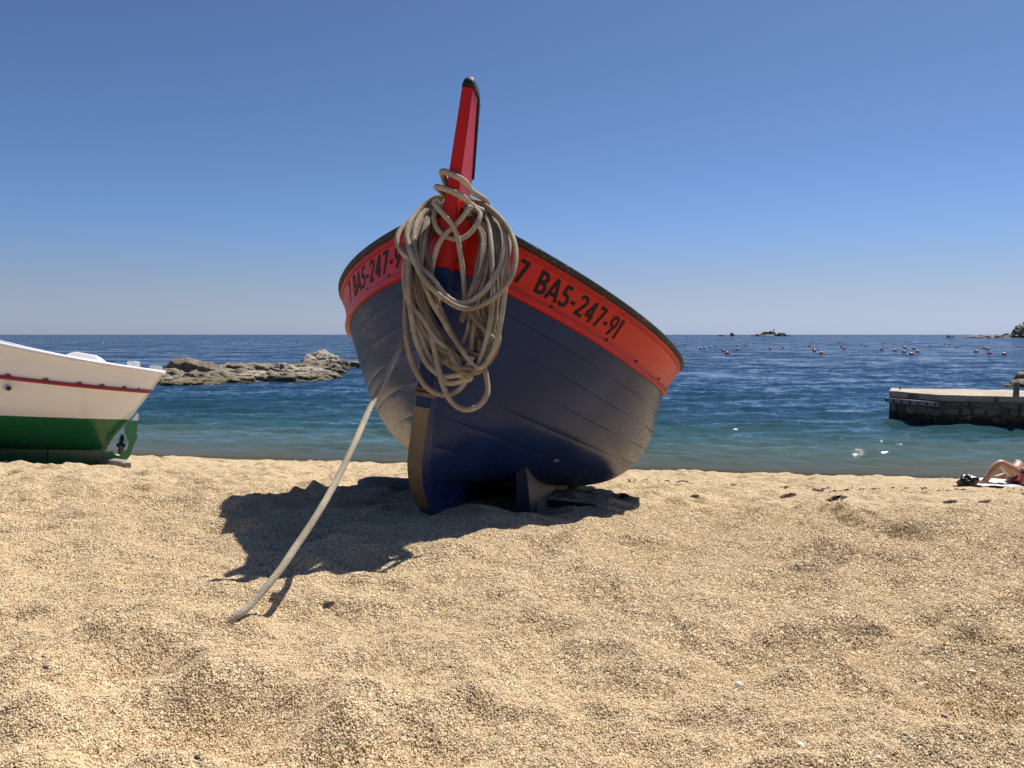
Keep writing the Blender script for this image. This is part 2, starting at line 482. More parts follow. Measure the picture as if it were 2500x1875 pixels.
M['far_rock'] = stone('far_rock', (0.10, 0.095, 0.088), (0.26, 0.24, 0.215), 0.12)
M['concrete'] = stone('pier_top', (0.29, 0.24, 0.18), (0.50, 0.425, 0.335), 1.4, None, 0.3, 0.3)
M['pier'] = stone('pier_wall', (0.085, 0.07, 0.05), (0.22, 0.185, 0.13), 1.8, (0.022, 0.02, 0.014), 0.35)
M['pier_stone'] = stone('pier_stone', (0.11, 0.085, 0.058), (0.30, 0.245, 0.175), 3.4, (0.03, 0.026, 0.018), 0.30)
M['fender'] = plain('grey_fender', (0.25, 0.24, 0.23), 0.6)
M['bollard'] = stone('bollard_stone', (0.17, 0.135, 0.095), (0.33, 0.27, 0.20), 3.0)
M['buoy'] = plain('orange_buoy', (0.40, 0.05, 0.028), 0.35, var=0.2, bump=0.03, sc=4)
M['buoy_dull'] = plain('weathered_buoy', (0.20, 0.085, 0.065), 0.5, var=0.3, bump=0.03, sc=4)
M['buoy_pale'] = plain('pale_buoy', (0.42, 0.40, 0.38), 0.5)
M['weed'] = plain('dry_seaweed', (0.065, 0.04, 0.025), 0.9, var=0.4)
M['pebble'] = plain('white_pebble', (0.74, 0.68, 0.57), 0.5, var=0.06, sc=40)
M['pebble_grey'] = plain('grey_pebble', (0.28, 0.26, 0.25), 0.6)
M['pebble_dark'] = plain('dark_pebble', (0.05, 0.042, 0.042), 0.5)
M['skin'] = plain('tanned_skin', (0.40, 0.205, 0.125), 0.45, var=0.08, bump=0.03, sc=8)
M['hair'] = plain('dark_hair', (0.03, 0.02, 0.015), 0.5)
M['towel'] = plain('white_towel', (0.78, 0.77, 0.74), 0.95, var=0.04, bump=0.5, sc=120)
M['bag'] = plain('black_bag', (0.014, 0.014, 0.015), 0.32, var=0.5, bump=0.3, sc=14)
M['navy_bag'] = plain('navy_bag', (0.02, 0.022, 0.045), 0.7)
def shorts_mat():
    m, nt, p = new_mat('patterned_shorts')
    t = NT(nt)
    v = t.coord(scale=(1, 1, 0.5))
    a = t.noise(v, 16, 3, 0.5, 1.0)
    t.l(t.ramp(a, [(0.0, (0.015, 0.014, 0.03)), (0.49, (0.36, 0.012, 0.02)), (0.60, (0.5, 0.42, 0.43)), (0.63, (0.02, 0.02, 0.035))], 'CONSTANT'), p.inputs['Base Color'])
    p.inputs['Roughness'].default_value = 0.8
    return m
M['shorts'] = shorts_mat()

# ------------------------------------------------------------------ beach
_nd = 2300
_dx = RNG.uniform(-7, 9, _nd); _dy = RNG.uniform(0.9, 15.0, _nd)
_da = 0.010 + 0.026 * RNG.random(_nd) ** 1.3; _dr = RNG.uniform(0.07, 0.15, _nd); _de = RNG.uniform(1.2, 2.1, _nd); _dt = RNG.uniform(0, math.pi, _nd)
def ground(x, y, fine=True):
    x = np.asarray(x, float); y = np.asarray(y, float)
    d = y + 0.17 * np.clip(x, -14, 14) - 0.10 * noise2(x, y, 0.33, 1)
    A, B = 0.695 + 0.03 * np.clip(d, -2, 99), 0.276 + 0.151 * d
    k = 0.035
    mx = np.maximum(A, B); h = mx + k * np.log(np.exp((A - mx) / k) + np.exp((B - mx) / k))
    h = np.where(h > EYE + 1.0, EYE + 1.0 + 6.0 * (1 - np.exp(-(h - EYE - 1.0) / 6.0)), h)
    z = EYE - h
    if fine:
        wet = np.clip((15.2 - d) / 1.2, 0.0, 1)
        n = 0.034 * noise2(x, y, 1.3, 2) + 0.056 * noise2(x, y * 1.5, 2.7, 3) + 0.034 * noise2(x, y * 1.3, 5.6, 4) + 0.010 * noise2(x, y, 17.0, 5) + 0.004 * noise2(x, y, 36.0, 6)
        # prints and hollows
        g = np.zeros_like(z)
        if x.size < 400:
            P_, Q_ = x[..., None] - _dx, y[..., None] - _dy
            c_, s_ = np.cos(_dt), np.sin(_dt)
            r2 = (((P_ * c_ + Q_ * s_) / _de) ** 2 + (-P_ * s_ + Q_ * c_) ** 2) / _dr ** 2
            k_ = _da * (-np.exp(-r2 * 1.6) + 0.55 * np.exp(-((np.sqrt(r2) - 1.35) / 0.35) ** 2))
            R_ = _dr * _de * 2.4
            g = np.where((np.abs(P_) < R_) & (np.abs(Q_) < R_), k_, 0).sum(-1)
        flat_x, flat_y, flat_g = x.ravel(), y.ravel(), g.ravel().copy()
        order = np.argsort(flat_y) if x.size >= 400 else None; ys = flat_y[order] if x.size >= 400 else None
        for i in range(_nd if x.size >= 400 else 0):
            R = _dr[i] * _de[i] * 2.4
            a, b = np.searchsorted(ys, [_dy[i] - R, _dy[i] + R])
            idx = order[a:b]
            xx = flat_x[idx] - _dx[i]
            s = np.abs(xx) < R
            idx = idx[s]
            if len(idx) == 0: continue
            xx = xx[s]; yy = flat_y[idx] - _dy[i]
            c_, s_ = math.cos(_dt[i]), math.sin(_dt[i])
            p, q = (xx * c_ + yy * s_) / _de[i], -xx * s_ + yy * c_
            r2 = (p * p + q * q) / _dr[i] ** 2
            flat_g[idx] += _da[i] * (-np.exp(-r2 * 1.6) + 0.55 * np.exp(-((np.sqrt(r2) - 1.35) / 0.35) ** 2))
        g = flat_g.reshape(z.shape)
        keel = np.exp(-(((x + 0.28 - (y - 4.2) * 0.147) / 0.22) ** 2)) * np.clip((y - 3.3) / 0.2, 0, 1) * np.clip((9 - y), 0, 1)
        spot = np.exp(-(((x - 7.2) / 1.75) ** 6)) * np.exp(-(((y - 10.3) / 0.9) ** 4))
        tame = 1 - 0.45 * np.exp(-(((x + 0.25) / 1.5) ** 4)) * np.exp(-(((y - 3.7) / 1.6) ** 4))
        z = z + (n + g) * tame * (1 - 0.85 * spot) * (0.12 + 0.88 * wet) * (1 - 0.7 * keel) + 0.004 * keel
        z = z - 0.055 * np.clip((x - 0.25) / 0.8, 0, 1) * np.exp(-(((y - 4.9) / 1.3) ** 2)) * np.clip((3.2 - x) / 1.2, 0, 1)
        z = z + 0.15 * np.clip(y - 9.9, 0, 0.8) * np.exp(-(((x - 7.2) / 1.75) ** 6)) * np.clip((11.6 - y) / 0.9, 0, 1)
        z = z - 0.06 * np.exp(-(((x - 0.10) / 0.22) ** 2 + ((y - 4.05) / 0.28) ** 2))
        z = z + 0.03 * np.exp(-(((x + 0.12) / 0.14) ** 2 + ((y - 3.75) / 0.22) ** 2))
        z = z + 0.06 * np.exp(-(((d - 14.6) / 0.8) ** 2)) * (0.6 + 0.8 * noise2(x, y, 0.9, 9) + 0.8 * noise2(x, y, 2.3, 9))
    return z
def gz(x, y): return float(ground(np.array([x]), np.array([y]))[0])
def off_of(x, y): return (y + 0.17 * np.clip(x, -14, 14)) - 15.7
def spacing(segs):
    out = []
    for a, b, s in segs: out += list(np.arange(a, b, s))
    out.append(segs[-1][1])
    return np.array(out)
xs = spacing([(-60, -20, 4), (-20, -9, 0.5), (-9, -4, 0.07), (-4, -2.2, 0.03), (-2.2, 2.2, 0.014), (2.2, 4, 0.03), (4, 11, 0.06), (11, 20, 0.5), (20, 60, 4)])
ys = spacing([(-40, -8, 4), (-8, 0.6, 0.4), (0.6, 1.2, 0.05), (1.2, 4.4, 0.014), (4.4, 8, 0.025), (8, 16.4, 0.04), (16.4, 30, 0.5), (30, 90, 5)])
GX, GY = np.meshgrid(xs, ys)
GZ = ground(GX, GY)
beach = tag(big_grid('beach_sand', GX, GY, GZ, M['sand']), kind='structure')
damp = np.clip((GY + 0.17 * np.clip(GX, -14, 14) - 15.0 + 0.25 * noise2(GX, GY, 1.1, 4)) / 0.4, 0, 1)
beach.data.attributes.new('damp', 'FLOAT', 'POINT').data.foreach_set('value', damp.ravel().astype(np.float32))

# loose grains lying on the near sand
def scatter_grains():
    n = 520000
    d = 1.15 * (5.2 / 1.15) ** RNG.random(n)            # even in the picture's depth
    x = (RNG.random(n) * 2 - 1) * 0.86 * d
    z = ground(x, d) + 0.0004
    pr = bmesh.new(); bmesh.ops.create_icosphere(pr, subdivisions=1, radius=1.0)
    for v in pr.verts: v.co *= 1 + 0.25 * random.uniform(-1, 1)
    pm = bpy.data.meshes.new('grain'); pr.to_mesh(pm); pr.free(); pm.materials.append(M['grain'])
    pm.polygons.foreach_set('use_smooth', [True] * len(pm.polygons))
    m = bpy.data.meshes.new('sand_grains')
    m.vertices.add(n); m.vertices.foreach_set('co', np.stack([x, d, z], -1).ravel())
    sc = (0.0013 + 0.0013 * RNG.random(n) ** 2.0) * np.clip(d / 2.0, 0.95, 1.5)
    m.attributes.new('size', 'FLOAT', 'POINT').data.foreach_set('value', sc.astype(np.float32))
    m.attributes.new('turn', 'FLOAT_VECTOR', 'POINT').data.foreach_set('vector', (RNG.random((n, 3)) * 6.28).astype(np.float32).ravel())
    m.materials.append(M['grain'])
    o = link(bpy.data.objects.new('sand_grains', m))
    tag(o, kind='stuff')
    ng = bpy.data.node_groups.new('scatter', 'GeometryNodeTree')
    ng.interface.new_socket('Geometry', in_out='INPUT', socket_type='NodeSocketGeometry')
    ng.interface.new_socket('Geometry', in_out='OUTPUT', socket_type='NodeSocketGeometry')
    N = ng.nodes
    gi, go = N.new('NodeGroupInput'), N.new('NodeGroupOutput')
    ip = N.new('GeometryNodeInstanceOnPoints')
    ipm = N.new('GeometryNodeMeshIcoSphere'); ipm.inputs['Radius'].default_value = 1.0; ipm.inputs['Subdivisions'].default_value = 1
    tf = N.new('GeometryNodeTransform'); tf.inputs['Scale'].default_value = (1.25, 1.0, 0.75)
    sm = N.new('GeometryNodeSetMaterial'); sm.inputs['Material'].default_value = M['grain']
    a1 = N.new('GeometryNodeInputNamedAttribute'); a1.data_type = 'FLOAT'; a1.inputs[0].default_value = 'size'
    a2 = N.new('GeometryNodeInputNamedAttribute'); a2.data_type = 'FLOAT_VECTOR'; a2.inputs[0].default_value = 'turn'
    L = ng.links.new
    L(gi.outputs[0], ip.inputs['Points']); L(ipm.outputs['Mesh'], tf.inputs['Geometry']); L(tf.outputs[0], sm.inputs['Geometry'])
    L(sm.outputs[0], ip.inputs['Instance'])
    L(a1.outputs[0], ip.inputs['Scale']); L(a2.outputs[0], ip.inputs['Rotation'])
    L(ip.outputs[0], go.inputs[0])
    md = o.modifiers.new('scatter', 'NODES'); md.node_group = ng
scatter_grains()

# ------------------------------------------------------------------ sea
def make_sea():
    rows = [12.6]
    while rows[-1] < 85: rows.append(rows[-1] + max(0.022, rows[-1] ** 2 / (EYE * 799) * 0.8))
    while rows[-1] < 70000: rows.append(rows[-1] * 1.12)
    rows = np.array(rows)
    k = np.concatenate([np.linspace(-3.2, -0.95, 24, endpoint=False), np.linspace(-0.95, 0.95, 640), np.linspace(0.95, 3.2, 25)[1:]])
    X = rows[:, None] * k[None]; Y = np.repeat(rows[:, None], len(k), 1)
    Y = Y - 0.17 * np.clip(X, -14, 14) * np.exp(-(rows[:, None] - 12.6) / 12.0)
    R = np.random.default_rng(3)
    Z = np.zeros_like(X)
    off = off_of(X, Y)
    for i in range(46):
        lam = 0.28 * (2.6 / 0.28) ** (R.random())
        th = math.radians(90 + R.normal() * 34)
        kx, ky = math.cos(th) * 2 * math.pi / lam, math.sin(th) * 2 * math.pi / lam
        ph = kx * X + ky * Y + R.random() * 6.28 + 1.2 * noise2(X, Y, 0.10, 20 + i)
        amp = 0.0050 * lam ** 0.9
        Z += amp * (np.sin(ph) + 0.25 * np.cos(2 * ph)) * (0.55 + 0.9 * np.clip(0.5 + noise2(X, Y, 0.07, 70 + i), 0, 1))
    fade = np.clip((off + 0.4) / 3.0, 0.10, 1) * np.clip((110 - Y) / 50, 0, 1)
    Z *= fade
    Z += 0.022 * np.exp(-((off - 1.2 - 0.5 * noise2(X, Y, 0.35, 8)) / 0.22) ** 2) * (0.6 + 0.5 * noise2(X, Y, 0.5, 6))
    o = tag(big_grid('sea', X, Y, Z, M['sea']), kind='structure')
    gr = ground(X, Y, False)
    o.data.attributes.new('depth', 'FLOAT', 'POINT').data.foreach_set('value', np.clip(Z - gr, 0, 1).ravel().astype(np.float32))
    o.data.attributes.new('offshore', 'FLOAT', 'POINT').data.foreach_set('value', np.clip(np.sqrt(np.clip(off, 0, None) / 45.0), 0, 1).ravel().astype(np.float32))
make_sea()

# ------------------------------------------------------------------ hulls
class Hull:
    """a double-ended wooden hull: keel line, wale line and sheer line joined by curved sections"""
    def __init__(s, **g): s.g = g
    def stem(s, z): return s.g['stem'](np.asarray(z, float))
    def half(s, u):
        g = s.g
        t = np.clip(u / g['um'], 0, 1); t2 = np.where(u > g['um'], (u - g['um']) / (g['L'] - g['um']), 0)
        return g['Bs'] * np.where(u > g['um'], np.clip(1 - t2 ** 2.2, 0, 1), np.clip(1 - (1 - t) ** g['p'], 0, 1) ** (1 / g['q']))
    def off(s, u, z): return (s.stem(z) + s.g['hstem']) * np.exp(-u / 0.8)
    def lines(s, u):
        g = s.g
        zs, zw = g['zs'](u), g['zw'](u)
        bs = s.half(u); bw = np.clip(bs - g['tumb'] * np.clip(u, 0, 1), 0, None)
        end = np.clip((g['L'] - u) / 0.4, 0, 1)
        return zs, zw, bs * 1.0, np.where(u > g['um'], bs - g['tumb'] * end, bw)
    def bul(s, u, v):
        """bulwark point, v=0 wale .. 1 sheer"""
        u = np.asarray(u, float); v = np.asarray(v, float)
        zs, zw, bs, bw = s.lines(u)
        z = zw + (zs - zw) * v; y = bw + (bs - bw) * v + 0.02
        x = u + s.off(u, zw) * (1 - v) + s.off(u, zs) * v
        return np.stack([x, y, z], -1)
    def bot(s, u, v):
        """bottom point, v=0 keel .. 1 wale"""
        g = s.g
        u = np.asarray(u, float); v = np.asarray(v, float)
        zs, zw, bs, bw = s.lines(u)
        t = np.clip(u / 2.5, 0, 1)
        if u.size: t = np.where(u > g['L'] - 2.5, np.clip((g['L'] - u) / 2.5, 0, 1), t)
        q = lambda n: g[n + '0'] + (g[n + '1'] - g[n + '0']) * t
        a, d, c, e = q('a'), q('d'), q('c'), q('e')
        zk = g['zk']
        B = [(1 - v) ** 3, 3 * v * (1 - v) ** 2, 3 * v * v * (1 - v), v ** 3]
        y = B[0] * 0.02 + B[1] * a * bw + B[2] * c * bw + B[3] * (bw + 0.02)
        z = B[0] * zk + B[1] * (zk + d * (zw - zk)) + B[2] * (zk + e * (zw - zk)) + B[3] * zw
        x = u + s.off(u, z)
        return np.stack([x, y, z], -1)
    def normal(s, fn, u, v):
        h = 1e-3
        du = fn(u + h, v) - fn(u - h, v); dv = fn(u, np.minimum(v + h, 1)) - fn(u, np.maximum(v - h, 0))
        n = np.cross(du, dv); n /= np.linalg.norm(n, axis=-1)[..., None] + 1e-12
        return np.where(n[..., 1:2] < 0, -n, n)
def side_fix(P, side):
    """local axes: x aft, y to the viewer's left of the blue boat; side=+1 is -y"""
    Q = P.copy(); Q[..., 1] *= -side
    return Q
def sheet(name, hull, fn, us, vs, side, mat, parent, offs=None, smooth=True):
    U, Vv = np.meshgrid(us, vs, indexing='ij')
    P = fn(U, Vv)
    if offs is not None: P = P + hull.normal(fn, U, Vv) * np.broadcast_to(offs, U.shape)[..., None]
    return mesh(name, side_fix(P, side).reshape(-1, 3), grid_faces(len(us), len(vs), flip=(side > 0)), mat, parent, smooth)
def plank(name, hull, fn, us, v0, v1, side, mat, parent, width, n=6, depth=0.008, gap=0.0018, soft=0.0022, ph=0.0):
    """one strake with turned-in edges, so that the seams beside it are real grooves"""
    g = gap / width; f = soft / width
    # seams open and close along their length
    def openness(v): return 0.12 + 0.88 * np.clip((noise2(us, np.full(len(us), v * 9.0 + (3 if side > 0 else 40)), 1.6, 4.0) + 0.12) * 3.5, 0, 1)
    oa, ob = openness(v0) * g, openness(v1) * g
    cols = [v0 + oa * .6, v0 + oa] + [v0 + oa + f + (v1 - v0 - oa - ob - 2 * f) * k / (n - 1) for k in range(n)] + [v1 - ob, v1 - ob * .6]
    Vv = np.clip(np.stack(cols, 1), 0, 1)
    vs = cols
    U = np.repeat(us[:, None], len(cols), 1)
    wave = 0.0012 * noise2(U * 1.0, Vv * 0 + ph, 2.3, ph)
    o = np.zeros_like(U); o[:, 0] = o[:, -1] = -depth; o[:, 1] = o[:, -2] = -0.0004
    P = fn(U, Vv) + hull.normal(fn, U, Vv) * (o + wave)[..., None]
    return mesh(name, side_fix(P, side).reshape(-1, 3), grid_faces(len(us), len(vs), flip=(side > 0)), mat, parent, True, 32)
def strip(name, line, up, out, w, t, mat, parent, side, n=6, close=True):
    """a moulding swept along a line: up and out are unit direction arrays, w height, t thickness"""
    V = []
    for k in range(n):
        a = 2 * math.pi * k / n
        ca, sa = math.cos(a), math.sin(a)
        sx = math.copysign(abs(ca) ** 0.55, ca) * t / 2; sy = math.copysign(abs(sa) ** 0.55, sa) * w / 2
        V.append(line + out * (np.zeros(len(line)) + sx)[:, None] + up * (np.zeros(len(line)) + sy)[:, None])
    V = np.stack(V, 1)
    Fc = grid_faces(len(line), n, close=True)
    Fc += [tuple(range(n))[::-1], tuple(range((len(line) - 1) * n, len(line) * n))]
    o = mesh(name, side_fix(V, side).reshape(-1, 3), Fc, mat, parent, True, 50)
    bm = bmesh.new(); bm.from_mesh(o.data); bmesh.ops.recalc_face_normals(bm, faces=bm.faces); bm.to_mesh(o.data); bm.free()
    return o
def extrude_outline(name, pts, w, mat, parent, bev=0.006, taper=None, smooth=False):
    """an outline in the x-z plane given thickness along y"""
    bm = bmesh.new()
    n = len(pts)
    wt = (lambda z: w) if taper is None else taper
    A = [bm.verts.new((x, -wt(z) / 2, z)) for x, z in pts]
    B = [bm.verts.new((x, wt(z) / 2, z)) for x, z in pts]
    bm.faces.new(A); bm.faces.new(B[::-1])
    for i in range(n): bm.faces.new((A[i], B[i], B[(i + 1) % n], A[(i + 1) % n]))
    bmesh.ops.recalc_face_normals(bm, faces=bm.faces)
    if bev: bmesh.ops.bevel(bm, geom=[e for e in bm.edges if e.calc_face_angle(0) > 0.6], offset=bev, segments=2, affect='EDGES', clamp_overlap=True)
    bmesh.ops.triangulate(bm, faces=[f for f in bm.faces if len(f.verts) > 4])
    return bm_obj(name, bm, mat, parent, smooth)

# ---- the blue boat
G = {'psi': 0.146, 'heel': 0.1527, 'pitch': 0.156}
def stem_blue(z): return -0.1969 * z + 0.0182 * z * z + 0.3246 * np.clip(1 - z / 0.2703, 0, None) ** 2
def zs_blue(u):
    u = np.asarray(u, float); a = np.minimum(u, 2.4); b = np.maximum(u - 2.4, 0)
    return 1.2551 - 0.2421 * a + 0.0699 * a * a + 0.094 * b - 0.006 * b * b
blue = Hull(stem=stem_blue, L=5.4, um=2.5502, Bs=1.070, p=2.9839, q=1.0813, hstem=0.0741, tumb=0.0837, zk=0.14,
            zs=zs_blue, zw=lambda u: zs_blue(u) - 0.2066 * (1 - 0.12 * np.minimum(u, 2.5) / 2.5),
            a0=0.2852, a1=0.983, d0=0.0615, d1=-0.1074, c0=0.7061, c1=1.0071, e0=0.8037, e1=0.4745)
A_ = np.array([0.14375051, 0.97734848, -0.15532462]); R_ = np.array([0.97440943, -0.16719506, -0.15024007]); U_ = np.array([0.17280641, 0.12975269, 0.97637195])
O_ = np.array([-0.43065997, 3.23969788, -0.75851273 + EYE])
def boat_world(x, y, z): return O_ + A_ * x - R_ * y + U_ * z
BOAT = empty('wooden_fishing_boat', label='navy blue wooden boat with red upper strake hauled up bow first on the sand', cat='boat')
BOAT.matrix_world = Matrix(((A_[0], -R_[0], U_[0], O_[0]), (A_[1], -R_[1], U_[1], O_[1]), (A_[2], -R_[2], U_[2], O_[2]), (0, 0, 0, 1)))
US = np.concatenate([np.linspace(0, 0.6, 25)[:-1], np.linspace(0.6, 5.38, 60)])
SEAMS = [0.0, 0.15, 0.29, 0.42, 0.54, 0.655, 0.77, 0.885, 1.0]
for side in (1, -1):
    sheet('hull_lining', blue, blue.bot, US, np.linspace(0, 1, 15), side, M['inner'], BOAT, -0.007)
    for j in range(len(SEAMS) - 1):
        plank('plank', blue, blue.bot, US, SEAMS[j], SEAMS[j + 1], side, M['blue'], BOAT, 1.25, ph=j * 1.7 + side)
    # bulwark strake, outside and inside
    sheet('upper_strake', blue, blue.bul, US, np.linspace(0.0, 1.0, 8), side, M['red'], BOAT, 0.0)
    sheet('bulwark_lining', blue, blue.bul, US[6:], np.linspace(0.0, 1.0, 4), side, M['deck'], BOAT, -0.035)
    up = np.repeat([[0, 0, 1.0]], len(US), 0)
    nn = blue.normal(blue.bul, US, np.full(len(US), 0.5)); nn[:, 2] *= 0.3; nn /= np.linalg.norm(nn, axis=1)[:, None]
    rail = blue.bul(US, np.full(len(US), 1.0)) + up * 0.010 - nn * 0.018
    strip('gunwale', rail, up, nn, 0.036, 0.074, M['rail'], BOAT, side, 10)
    wl = blue.bul(US, np.full(len(US), 0.03)) + nn * 0.006
    strip('rubbing_strake', wl, up, nn, 0.036, 0.032, M['red'], BOAT, side, 8)
    und = blue.bul(US, np.full(len(US), 0.86)) + nn * 0.004
    strip('rail_moulding', und, up, nn, 0.010, 0.010, M['red'], BOAT, side, 6)
# stem, red head, keel, sternpost
zz = np.linspace(0.02, 1.02, 26)
W_STEM = 0.062
def stem_w(z): return float(np.interp(z, [0, 0.3, 0.9, 1.1, 1.3, 1.76], [0.055, 0.058, 0.068, 0.066, 0.052, 0.044]))
front = [(float(stem_blue(z)), float(z)) for z in zz]
back = [(float(stem_blue(z)) + 0.16, float(z)) for z in zz[::-1] if z > 0.2] + [(0.75, 0.17), (0.75, 0.0)]
front = [(float(stem_blue(0.0)) + 0.03, 0.0)] + front
extrude_outline('stem', front + back, 0, M['blue'], BOAT, 0.004, stem_w)
zh = np.linspace(1.0225, 1.722, 20)
dep = lambda z: float(np.interp(z, [1.0, 1.25, 1.45, 1.7], [0.23, 0.235, 0.19, 0.105]))
extrude_outline('stem_head', [(float(stem_blue(z)), float(z)) for z in zh] + [(float(stem_blue(z)) + dep(z), float(z)) for z in zh[::-1]], 0, M['red'], BOAT, 0.004, stem_w)
# black leather down the back of the stem head, and its rounded top
zc = np.linspace(1.43, 1.722, 12)
bk = [(float(stem_blue(z)) + dep(z) + 0.001, float(z)) for z in zc] + [(float(stem_blue(z)) + dep(z) + 0.040 - 0.016 * (1.70 - z) / 0.27, float(z)) for z in zc[::-1]]
extrude_outline('leather_strip', bk, 0, M['black'], BOAT, 0.008, lambda z: stem_w(z) + 0.012)
cv, nr = [], 11
for k in range(nr):
    t = k / (nr - 1) * 0.985
    z = 1.7225 + 0.052 * t
    sc = math.sqrt(max(0.0, 1 - t ** 2.2))
    x0, x1 = float(stem_blue(z)) - 0.007, float(stem_blue(z)) + dep(1.7) + 0.041
    xm, hx, hy = (x0 + x1) / 2, (x1 - x0) / 2 * (0.35 + 0.65 * sc), (stem_w(1.72) + 0.013) / 2 * sc
    for a in np.linspace(0, 2 * math.pi, 20, endpoint=False):
        ca, sa = math.cos(a), math.sin(a)
        cv.append((xm + hx * math.copysign(abs(ca) ** 0.5, ca), hy * math.copysign(abs(sa) ** 0.5, sa), z))
mesh('stem_cap', cv, grid_faces(nr, 20, close=True) + [tuple(range((nr - 1) * 20, nr * 20)), tuple(range(20))[::-1]], M['black'], BOAT, True, 60)
# iron band on the front of the lower stem, with its collar
zb = np.linspace(0.035, 0.465, 26)
extrude_outline('stem_band', [(float(stem_blue(z)) - 0.010, float(z)) for z in zb] + [(float(stem_blue(z)) + 0.004, float(z)) for z in zb[::-1]], 0, M['brass'], BOAT, 0.002, lambda z: stem_w(z) + 0.003)
col_bm = bmesh.new()
bm_box(col_bm, (float(stem_blue(0.51)) + 0.006, 0, 0.515), (0.075, 0.082, 0.017)); bm_box(col_bm, (float(stem_blue(0.53)) + 0.012, 0, 0.535), (0.06, 0.074, 0.014))
bevel(col_bm, 0.004)
bm_obj('stem_collar', col_bm, M['rust'], BOAT)
kb = bmesh.new()
bm_box(kb, (3.05, 0, 0.082), (4.6, 0.06, 0.155)); bevel(kb, 0.006)
bm_obj('keel', kb, M['blue'], BOAT)
zz2 = np.linspace(0.0, 1.35, 8)
extrude_outline('stern_post', [(5.34 + 0.04 * z, z) for z in zz2] + [(5.50 + 0.10 * z, z) for z in zz2[::-1]], 0.06, M['blue'], BOAT)
# bilge keels
for side in (1, -1):
    bmk = bmesh.new()
    u_ = np.linspace(0.92 if side > 0 else 2.1, 3.3, 24)
    ring = []
    for i, uu in enumerate(u_):
        k = min(1.0, i / 4.0, (len(u_) - 1 - i) / 4.0 + 0.15)
        yt, yb = 0.30, 0.36
        zt = 0.30
        zb_ = 0.02
        x0 = uu - (0.0 if i else 0.0)
        row = [(x0, yt - 0.026, zt), (x0, yt + 0.026, zt), (x0 + 0.02 * (i == 0), yb + 0.042, zb_), (x0 + 0.02 * (i == 0), yb - 0.036, zb_)]
        ring.append([bmk.verts.new((a, -side * b, c)) for a, b, c in row])
    for r0, r1 in zip(ring[:-1], ring[1:]):
        for k in range(4): bmk.faces.new((r0[k], r0[(k + 1) % 4], r1[(k + 1) % 4], r1[k]))
    bmk.faces.new(ring[0]); bmk.faces.new(ring[-1][::-1])
    bm_obj('bilge_keel', bmk, M['bilge'], BOAT)
# deck, coaming, thwarts (seen only from above)
ud = np.linspace(0.02, 5.2, 40)
dk = []
for uu in ud:
    p = blue.bul(np.array(uu), np.array(0.35)); dk.append([(p[0], -max(p[1] - 0.03, 0.01), p[2]), (p[0], max(p[1] - 0.03, 0.01), p[2])])
dv = [q for r in dk for q in r]
mesh('deck', dv, grid_faces(len(ud), 2), M['deck'], BOAT, False)
hb = bmesh.new(); bm_box(hb, (2.7, 0, 1.03), (1.6, 0.8, 0.16)); bevel(hb, 0.015)
bm_obj('hatch', hb, M['deck'], BOAT)
# scuppers: short dark plugs in the lower edge of the upper strake
for side, ul in ((1, (0.345, 0.69, 1.02, 1.45)), (-1, (0.27, 0.47, 0.80, 1.35))):
    for uu in ul:
        p = blue.bul(np.array(uu), np.array(0.155)); n_ = blue.normal(blue.bul, np.array(uu), np.array(0.155))
        b = bmesh.new()
        q = Vector((n_[0], -side * n_[1], n_[2])).to_track_quat('Z', 'Y').to_matrix()
        r_ = bmesh.ops.create_cone(b, cap_ends=True, segments=10, radius1=0.010, radius2=0.009, depth=0.012)
        bmesh.ops.transform(b, matrix=Matrix.Translation((p[0], -side * p[1], p[2])) @ q.to_4x4(), verts=r_['verts'])
        bm_obj('scupper', b, M['black'], BOAT)
# a bare patch in the paint of the right bilge
_uu, _vv = np.meshgrid(np.linspace(0.4, 2.4, 120), np.linspace(0.1, 0.7, 90), indexing='ij')
_P = side_fix(blue.bot(_uu, _vv), 1)
_W = O_ + _P[..., :1] * A_ - _P[..., 1:2] * R_ + _P[..., 2:] * U_
_ray = at(1357, 1122, 1.0) - np.array([0, 0, EYE]); _ray /= np.linalg.norm(_ray)
_rel = _W - np.array([0, 0, EYE]); _i = np.unravel_index((np.linalg.norm(_rel, axis=-1) ** 2 - (_rel @ _ray) ** 2).argmin(), _uu.shape)
_u0, _v0 = _uu[_i], _vv[_i]
_an = np.linspace(0, 2 * math.pi, 11, endpoint=False); _rr = 0.017 * (1 + 0.35 * np.sin(_an * 3 + 1))
_us, _vs = _u0 + _rr * 1.6 * np.cos(_an), _v0 + _rr * 0.55 * np.sin(_an)
_pp = blue.bot(_us, _vs) + blue.normal(blue.bot, _us, _vs) * 0.0022
mesh('bare_patch', side_fix(_pp, 1), [tuple(range(11))], M['pale_timber'], BOAT, False)
